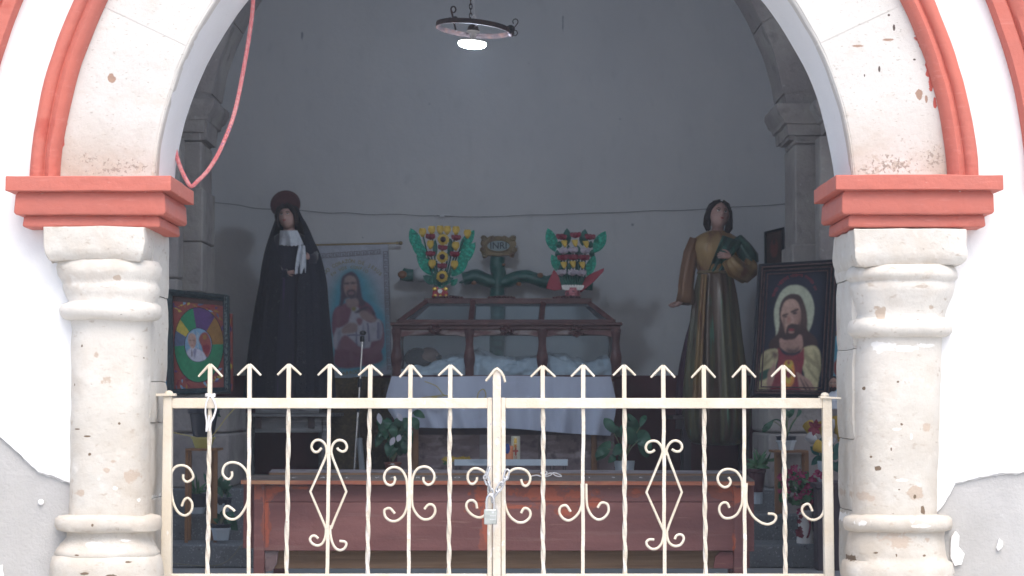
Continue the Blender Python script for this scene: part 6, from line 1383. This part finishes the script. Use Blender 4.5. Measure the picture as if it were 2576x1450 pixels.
# =============== PLANTS ===============
def pot(root, u, vt, vb, wt, wb, Y, mt, sides=20, rim_=True, nm='pot'):
    a = P(u, vb, Y); b = P(u, vt, Y); h = b.z-a.z; rt, rb = S(wt/2, Y), S(wb/2, Y)
    pr_ = [(rb, 0), (rb+(rt-rb)*.85, h*.84)]+([(rt*1.06, h*.86), (rt*1.06, h), (rt*.92, h), (rt*.88, h*.9)] if rim_ else [(rt, h), (rt*.93, h), (rt*.9, h*.9)])
    return build(nm, M().lathe(a, pr_, sides, ph=math.pi/sides), mt, root, smooth=35 if sides > 10 else 20)
def leafy(root, base, specs, Y, mt='plant', nm='leaf'):   # specs: (u_tip,v_tip,u_base,v_base,width_px)
    for (ub, vb, ut, vt, w_) in specs:
        dy, d2 = random.uniform(-.06, .04), random.uniform(-.08, .05)
        A = P(ub, vb, Y+dy); B = P(ut, vt, Y+d2); st_ = P(*base, Y)
        g_ = build(nm, M().leaf(A, B, S(w_, Y), (random.uniform(-.4, .4), -1, random.uniform(-.1, .4)), bend=.02, fold=.22), mt, root, smooth=60)
        build('stalk', M().tube(cr([tuple(st_), tuple(st_.lerp(A, .5)+Vector((0, 0, .02))), tuple(A)], 4), .0028, 5), 'stem', g_, smooth=60)
# altar left plant
p1 = thing('potted_plant', 'bushy broad leaved plant in a terracotta pot left of the altar', 'plant', P(988, 1190, 11.95), 'potted plants around the altar'); p1.location.z = .42; BASE[p1.name] = Vector(p1.location)
pot(p1, 988, 1163, 1200, 42, 26, 11.95, 'terra')
m = M(); 
for k in range(18): m.ball(P(972+k*1.9, 1167.5, 11.95)-Vector((0, S(21, 11.95)*math.sin(math.pi*(k+3)/23)+.002, 0)), .0035, .003, .005, 6, 4)
build('bead_band', m, 'ceramic', p1)
sp = []
R5 = random.Random(11)
for k in range(34):
    a = R5.uniform(-2.6, .5) if k < 26 else R5.uniform(.4, 2.8); r = R5.uniform(10, 46)
    u0 = 992+r*.9*math.cos(a)+R5.uniform(-6, 6); v0 = 1085+r*.95*math.sin(a)+R5.uniform(-6, 6); b_ = R5.uniform(.7, 2.2)
    sp.append((u0, v0, u0+R5.uniform(-22, 24)*1.0, v0+R5.uniform(20, 44), R5.uniform(17, 26)))
sp += [(1040,1036,1070,1052,20),(1035,1050,1052,1082,24),(975,1075,950,1100,24),(985,1110,975,1150,24),(1000,1105,1008,1148,22),(990,1120,990,1158,20)]
leafy(p1, (988, 1162), sp, 11.95)
for ub, vb, ut, vt in ((952,1040,958,1068),(1000,1040,1012,1060),(992,1100,982,1122),(1006,1094,1000,1112)): build('spathe', M().leaf(P(ub, vb, 11.85), P(ut, vt, 11.84), S(13, 11.9)), 'dryleaf', p1)
p2 = thing('potted_plant', 'plant with large upright leaves in a round white pot right of the altar', 'plant', P(1571, 1190, 11.95), 'potted plants around the altar'); p2.location.z = .42; BASE[p2.name] = Vector(p2.location)
pot(p2, 1571, 1160, 1197, 52, 44, 11.95, 'potw', rim_=False)
leafy(p2, (1571, 1160), [(1590,1120,1530,1085,0.1),(1535,1110,1500,1160,30),(1545,1090,1520,1052,26),(1530,1130,1496,1150,22),(1560,1100,1548,1070,20),(1600,1090,1580,1040,34),(1598,1118,1560,1070,38),(1600,1085,1640,1130,40),(1605,1110,1632,1150,34),(1570,1120,1540,1148,26),(1580,1130,1556,1160,22),(1610,1075,1625,1045,16),(1545,1145,1530,1165,18),(1575,1075,1566,1040,22)][1:], 11.95)
# left corner plants
for nm_, lab, args, lv in (
 ('a', 'tall black plant pot set in a yellow bowl on the wooden stand', None, None),):
    p3 = thing('potted_plant', lab, 'plant', P(512, 1128, 11.2), 'potted plants in the left corner'); Yp = 11.2
    pot(p3, 512, 1029, 1106, 74, 50, Yp, 'potb'); pot(p3, 511, 1100, 1128, 58, 40, Yp, 'poty', nm='bowl')
    leafy(p3, (512, 1030), [(505,1026,470,1012,14),(520,1026,560,1030,13),(512,1024,530,1004,13),(515,1024,500,1000,12),(545,1030,556,1050,12)], Yp)
sd = thing('plant_stand', 'tall orange brown wooden stand frame holding the black plant pot', 'stand', P(505, 1260, 11.35)); sd.location.z = .285; BASE[sd.name] = Vector(sd.location)
build('top', M().bp(466, 547, 1129, 1135, 11.08, 11.30), 'wood_o', sd, bevel=.002)
for u, y in ((470, 11.09), (543, 11.09), (478, 11.27), (535, 11.27)): a = P(u, 1140, y); build('leg', M().box(a.x-.009, a.x+.009, y, y+.02, .135 if y < 11.298 else .285, P(0, 1134, 11.1).z), 'wood_o', sd)
p4_ = thing('potted_plant', 'spiky grass leaved plant in a black pot over a white saucer on the step', 'plant', P(494, 1297, 11.33), 'potted plants in the left corner'); Yp = 11.40
p4_.location.z = .285; BASE[p4_.name] = Vector(p4_.location)
pot(p4_, 494, 1243, 1281, 48, 42, Yp, 'potb'); pot(p4_, 493, 1276, 1294, 46, 42, Yp, 'potw', nm='saucer')
leafy(p4_, (494, 1243), [(494,1243,484,1178,5),(496,1243,492,1190,5),(494,1243,520,1215,6),(492,1243,474,1222,5),(490,1243,466,1232,5),(498,1243,512,1228,6),(494,1243,500,1205,6),(492,1243,478,1204,5),(500,1243,528,1232,5)], Yp, 'plant2')
p5 = thing('potted_plant', 'leafy plant in a black and white pot on the middle step by the bench end', 'plant', P(558, 1297, 11.4), 'potted plants in the left corner'); p5.location.z = .285; BASE[p5.name] = Vector(p5.location)
pot(p5, 558, 1253, 1270, 50, 46, Yp, 'potb'); pot(p5, 557, 1266, 1295, 46, 34, Yp, 'potw', 8, nm='outer_pot')
leafy(p5, (558, 1253), [(550,1240,520,1200,14),(545,1245,515,1225,12),(560,1235,580,1200,18),(565,1240,586,1222,18),(555,1230,560,1195,16),(570,1245,584,1248,14),(560,1250,545,1225,14),(540,1235,512,1190,12),(556,1238,572,1212,16)], Yp, 'plant')
p6 = thing('potted_plant', 'leafy plant in an eight sided white pot on the lowest step', 'plant', P(557, 1360, 11.1), 'potted plants in the left corner'); Yp = 11.1; p6.location.z = .135; BASE[p6.name] = Vector(p6.location)
pot(p6, 556, 1318, 1333, 50, 44, Yp, 'potb'); pot(p6, 556, 1328, 1359, 50, 38, Yp, 'potw', 8, nm='outer_pot')
leafy(p6, (556, 1318), [(560,1305,600,1335,18),(585,1290,598,1335,14),(555,1310,540,1290,14),(560,1300,568,1278,12),(550,1312,535,1305,12),(566,1305,590,1288,14),(572,1300,580,1320,14)], Yp, 'plant')
# right corner
p7 = thing('potted_plant', 'sparse long stemmed plant in a black rimmed white pot on the wooden frame stand', 'plant', P(1978, 1134, 11.3), 'potted plants in the right corner'); Yp = 11.3
pot(p7, 1978, 1098, 1112, 50, 46, Yp, 'potb'); pot(p7, 1978, 1108, 1133, 50, 36, Yp, 'potw', 8, nm='outer_pot')
for pts in (((1976,1098),(1972,1070),(1955,1056),(1935,1064),(1918,1080)),((1980,1098),(1992,1070),(2004,1050),(2010,1030)),((1978,1098),(1976,1060),(1972,1030))): build('stalk', M().tube(pc(pts, Yp, 5), .004, 6), 'plant', p7)
leafy(p7, (1978, 1098), [(1945,1060,1918,1088,16),(1980,1050,1966,1028,14),(1984,1052,1998,1030,14),(2005,1050,2012,1030,9)], Yp)
s2 = thing('plant_stand', 'orange brown wooden frame stand holding the white pot beside the pink geranium', 'stand', P(1990, 1300, 11.4)); s2.location.z = .285; BASE[s2.name] = Vector(s2.location)
build('top', M().bp(1948, 2034, 1134, 1140, 11.18, 11.42), 'wood_o', s2, bevel=.002)
for u, y in ((1954, 11.31), (2029, 11.31), (1960, 11.40), (2022, 11.40)): a = P(u, 1140, y); build('leg', M().box(a.x-.013, a.x+.013, y, y+.02, .285, P(0, 1139, 11.2).z), 'wood_o', s2)
build('back_board', M().bp(1962, 2022, 1142, 1292, 11.405, 11.412), 'istone', s2)
p8 = thing('potted_plant', 'fern like plant in a dark maroon pot at the right end of the bench', 'plant', P(1905, 1246, 11.5), 'potted plants in the right corner'); Yp = 11.5; p8.location.z = .285; BASE[p8.name] = Vector(p8.location)
pot(p8, 1904, 1180, 1238, 44, 32, Yp, 'potr'); pot(p8, 1906, 1225, 1246+22, 28, 24, Yp, 'potw', 8, nm='saucer')
sp = [(1905+R5.uniform(-6, 6), 1175, 1905+R5.uniform(-32, 40), 1150+R5.uniform(-28, 30), R5.uniform(5, 9)) for _ in range(26)]+[(1925,1160,1962,1152,8),(1900,1165,1870,1175,8)]
leafy(p8, (1905, 1180), sp, Yp, 'plant2')
p9 = thing('geranium', 'pink geranium bush in a white flowered pitcher vase on the lower right step', 'plant', P(2024, 1372, 11.05)); Yp = 11.05; p9.location.z = .135; BASE[p9.name] = Vector(p9.location)
a = P(2026, 1371, Yp); hh = P(2026, 1290, Yp).z-a.z
build('vase', M().lathe((a.x, Yp, .135), [(S(22, Yp), 0), (S(22.5, Yp), hh*.06), (S(18, Yp), hh*.5), (S(17, Yp), hh*.75), (S(21, Yp), hh), (S(19, Yp), hh), (S(15, Yp), hh*.8)], 24).tube(pc([(2040,1300),(2050,1312),(2052,1330),(2046,1345),(2043,1352)], Yp, 4), .007, 8), 'ceramic', p9, smooth=50)
m = M()
for u, v in ((2008,1345),(2014,1338),(2006,1337),(2012,1330),(2016,1348),(2010,1312),(2014,1300)):
    for k in range(5): c = P(u, v, Yp-.05)+Vector((0, .0, 0)); m.leaf(c, c+Vector((.016*math.cos(k*1.26), -.004, .016*math.sin(k*1.26))), .014, seg=3)
m.tube(pc([(2032,1302),(2038,1318),(2037,1334),(2034,1346),(2030,1354)], Yp-.05, 4), .006, 6); build('painted_flowers', m, 'redf', p9)
for k in range(90):
    a = R5.uniform(0, 6.3); r = 45*math.sqrt(R5.random()); c = (2008+r*math.cos(a), 1235+r*.85*math.sin(a))
    if k == 0: mleaf = M()
    A = P(c[0], c[1], Yp+R5.uniform(-.08, .08)); mleaf.leaf(A, A+Vector((R5.uniform(-.04, .04), R5.uniform(-.05, -.02), R5.uniform(-.03, .04))), .05, (R5.uniform(-.5, .5), -1, .4), seg=4)
build('foliage', mleaf, 'plant2', p9, smooth=60)
for k in range(24):
    fixed = [(2000,1180),(1985,1190),(2012,1190),(2020,1196),(2040,1205),(2034,1225),(2048,1212),(1998,1205),(1965,1200),(1970,1220),(1978,1212),(2055,1190),(2062,1196),(2030,1240),(2008,1212),(2016,1245),(1966,1235),(2005,1250),(2052,1245),(2045,1262),(1984,1232),(2010,1285),(1996,1178),(2024,1232)][k]
    m = M()
    for j in range(12):
        c = P(fixed[0]+R5.uniform(-6, 6), fixed[1]+R5.uniform(-5, 5), Yp-.08+R5.uniform(-.02, .02)); a = R5.uniform(0, 6.3); m.leaf(c, c+Vector((.016*math.cos(a), -.01, .016*math.sin(a))), .014, seg=3)
    build('bloom', m, 'pink', p9, smooth=60)
p10 = thing('flower_arrangement', 'yellow and white calla lilies with a red bow by the right column', 'flowers', P(2068, 1212, 11.0)); Yp = 11.0; p10.location.z = P(0, 1213, Yp).z; BASE[p10.name] = Vector(p10.location)
pot(p10, 2068, 1160, 1213, 22, 16, Yp, 'potw', rim_=False, nm='vase')
def calla(c, d_, L_, mt):
    c = Vector(c); d_ = Vector(d_).normalized(); s_ = d_.cross(Vector((0, -1, 0))).normalized(); n_ = s_.cross(d_); rings = []
    for i in range(9):
        t = i/8; r = L_*(.06+.34*t**1.4); rings.append([c+d_*L_*t+(s_*math.cos(a)+n_*math.sin(a)*.6)*r*(1-(0 if i < 6 else .10*(i-5)))+d_*L_*.25*t*t*(math.sin(a) if 1 else 0) for a in [2*math.pi*k/18 for k in range(18)]])
    m = M().loft(rings, True, False); k0 = len(m.v); m.add([v+n_*.002 for v in m.v[:k0]], [f[::-1] for f in m.f]); f = build('calla', m, mt, p10, smooth=180)
    build('spadix', M().tube([c+d_*L_*.15-n_*.0, c+d_*L_*.85], [.008, .006], 8), 'yel' if mt != 'yel' else 'whitef2', f, smooth=60)
for u0, v0, u1, v1, mt in ((2052,1108,2030,1062,'yel'),(2062,1126,2032,1092,'whitef2'),(2094,1140,2048,1118,'yel'),(2092,1100,2088,1056,'whitef2'),(2104,1092,2100,1048,'yel'),(2110,1110,2116,1070,'yel'),(2080,1135,2092,1100,'whitef2'),(2070,1100,2066,1060,'yel')):
    A, B = P(u0, v0, Yp), P(u1, v1, Yp-.06); calla(A, B-A, (B-A).length*.9, mt)
m = M(); c0 = P(2049, 1076, Yp-.1)
for a in (.4, 1.3, 2.4, 3.6, 4.5, 5.4): m.leaf(c0, c0+Vector((.045*math.cos(a), -.01, .05*math.sin(a))), .028, seg=4)
build('bow', m, 'redf', p10, smooth=50)
m = M()
for _ in range(26): A = P(R5.uniform(2060, 2112), R5.uniform(1110, 1180), Yp+R5.uniform(-.03, .05)); m.leaf(A, A+Vector((R5.uniform(-.06, .06), -.01, R5.uniform(-.07, .06))), .04)
for x in (2060, 2068, 2076): m.tube([P(2068, 1165, Yp), P(x, 1110, Yp)], .004, 6)
build('foliage', m, 'leafd', p10, smooth=60)
cb = thing('low_cabinet', 'dark cabinet behind the right gate post carrying the calla lily vase', 'cabinet', P(2090, 1400, 11.0)); cb.location.z = 0; BASE[cb.name] = Vector(cb.location)
build('body', M().box(P(2056, 1300, 10.8).x, 2.85, 10.8, 10.94, 0, P(0, 1214, 10.9).z-.03), 'darkwood', cb, bevel=.004); build('top', M().box(P(2052, 1300, 10.8).x, 2.87, 10.78, 11.2, P(0, 1214, 10.9).z-.028, P(0, 1214, 10.9).z), 'darkwood', cb, bevel=.004)
build('back', M().box(P(2056, 1300, 10.8).x, 2.85, 11.1, 11.19, .135, P(0, 1214, 10.9).z-.03), 'darkwood', cb)
# strings and cords
single('garden_twine', 'straw coloured twine trailing over the altar cloth left of the centre post', 'string', M().tube(pc([(1068,960),(1085,966),(1100,974),(1112,990),(1118,996)], 12.12, 5)+pc([(1104,999),(1085,998),(1050,1003),(1042,1004),(1075,1003),(1110,998),(1125,996),(1140,1003),(1118,994),(1100,996),(1086,998),(1104,1004)], 12.12, 5), .0032, 5), 'twine', smooth=60)
single('garden_twine', 'short loop of straw coloured twine on the altar cloth just left of the centre post', 'string', M().tube(pc([(1200,1005),(1204,988),(1214,980),(1220,985),(1222,998),(1212,1006),(1200,1008)], 12.12, 5), .0035, 5), 'twine', smooth=60)
single('stretched_twine', 'thin yellow twine stretched across the left corner in front of the plant pot', 'string', M().tube(pc([(434,1088),(470,1096),(510,1104),(530,1100),(548,1080),(570,1050),(594,1024)], 11.0, 5), .003, 5), 'twine', smooth=60)
single('floor_cable', 'thin pale cable snaking along the lowest step in the left corner', 'cable', M().tube(pc([(430,1418),(460,1420),(500,1424),(540,1423),(565,1416),(585,1400),(605,1375),(622,1362)], 10.9, 5), .0028, 6), 'cable', smooth=60)

# =============== ADDED VEIL ===============
hz = bpy.data.materials.new('pale veil added to lift dark tones'); hz.use_nodes = True; N_ = hz.node_tree.nodes; N_.remove(N_['Principled BSDF'])
pv = N_.new('ShaderNodeVolumePrincipled'); pv.inputs['Density'].default_value = .0037; pv.inputs['Color'].default_value = (.86, .90, 1, 1)  # thin volume added to lift the blacks like lens veil
hz.node_tree.links.new(pv.outputs[0], N_['Material Output'].inputs['Volume'])
hb = single('added_haze', 'pale veil added to lift dark tones in front of and inside the chapel', 'added_haze', M().box(-61, 61, -61, 61, -1.7, 6.5), hz, smooth=0); hb['kind'] = 'stuff'
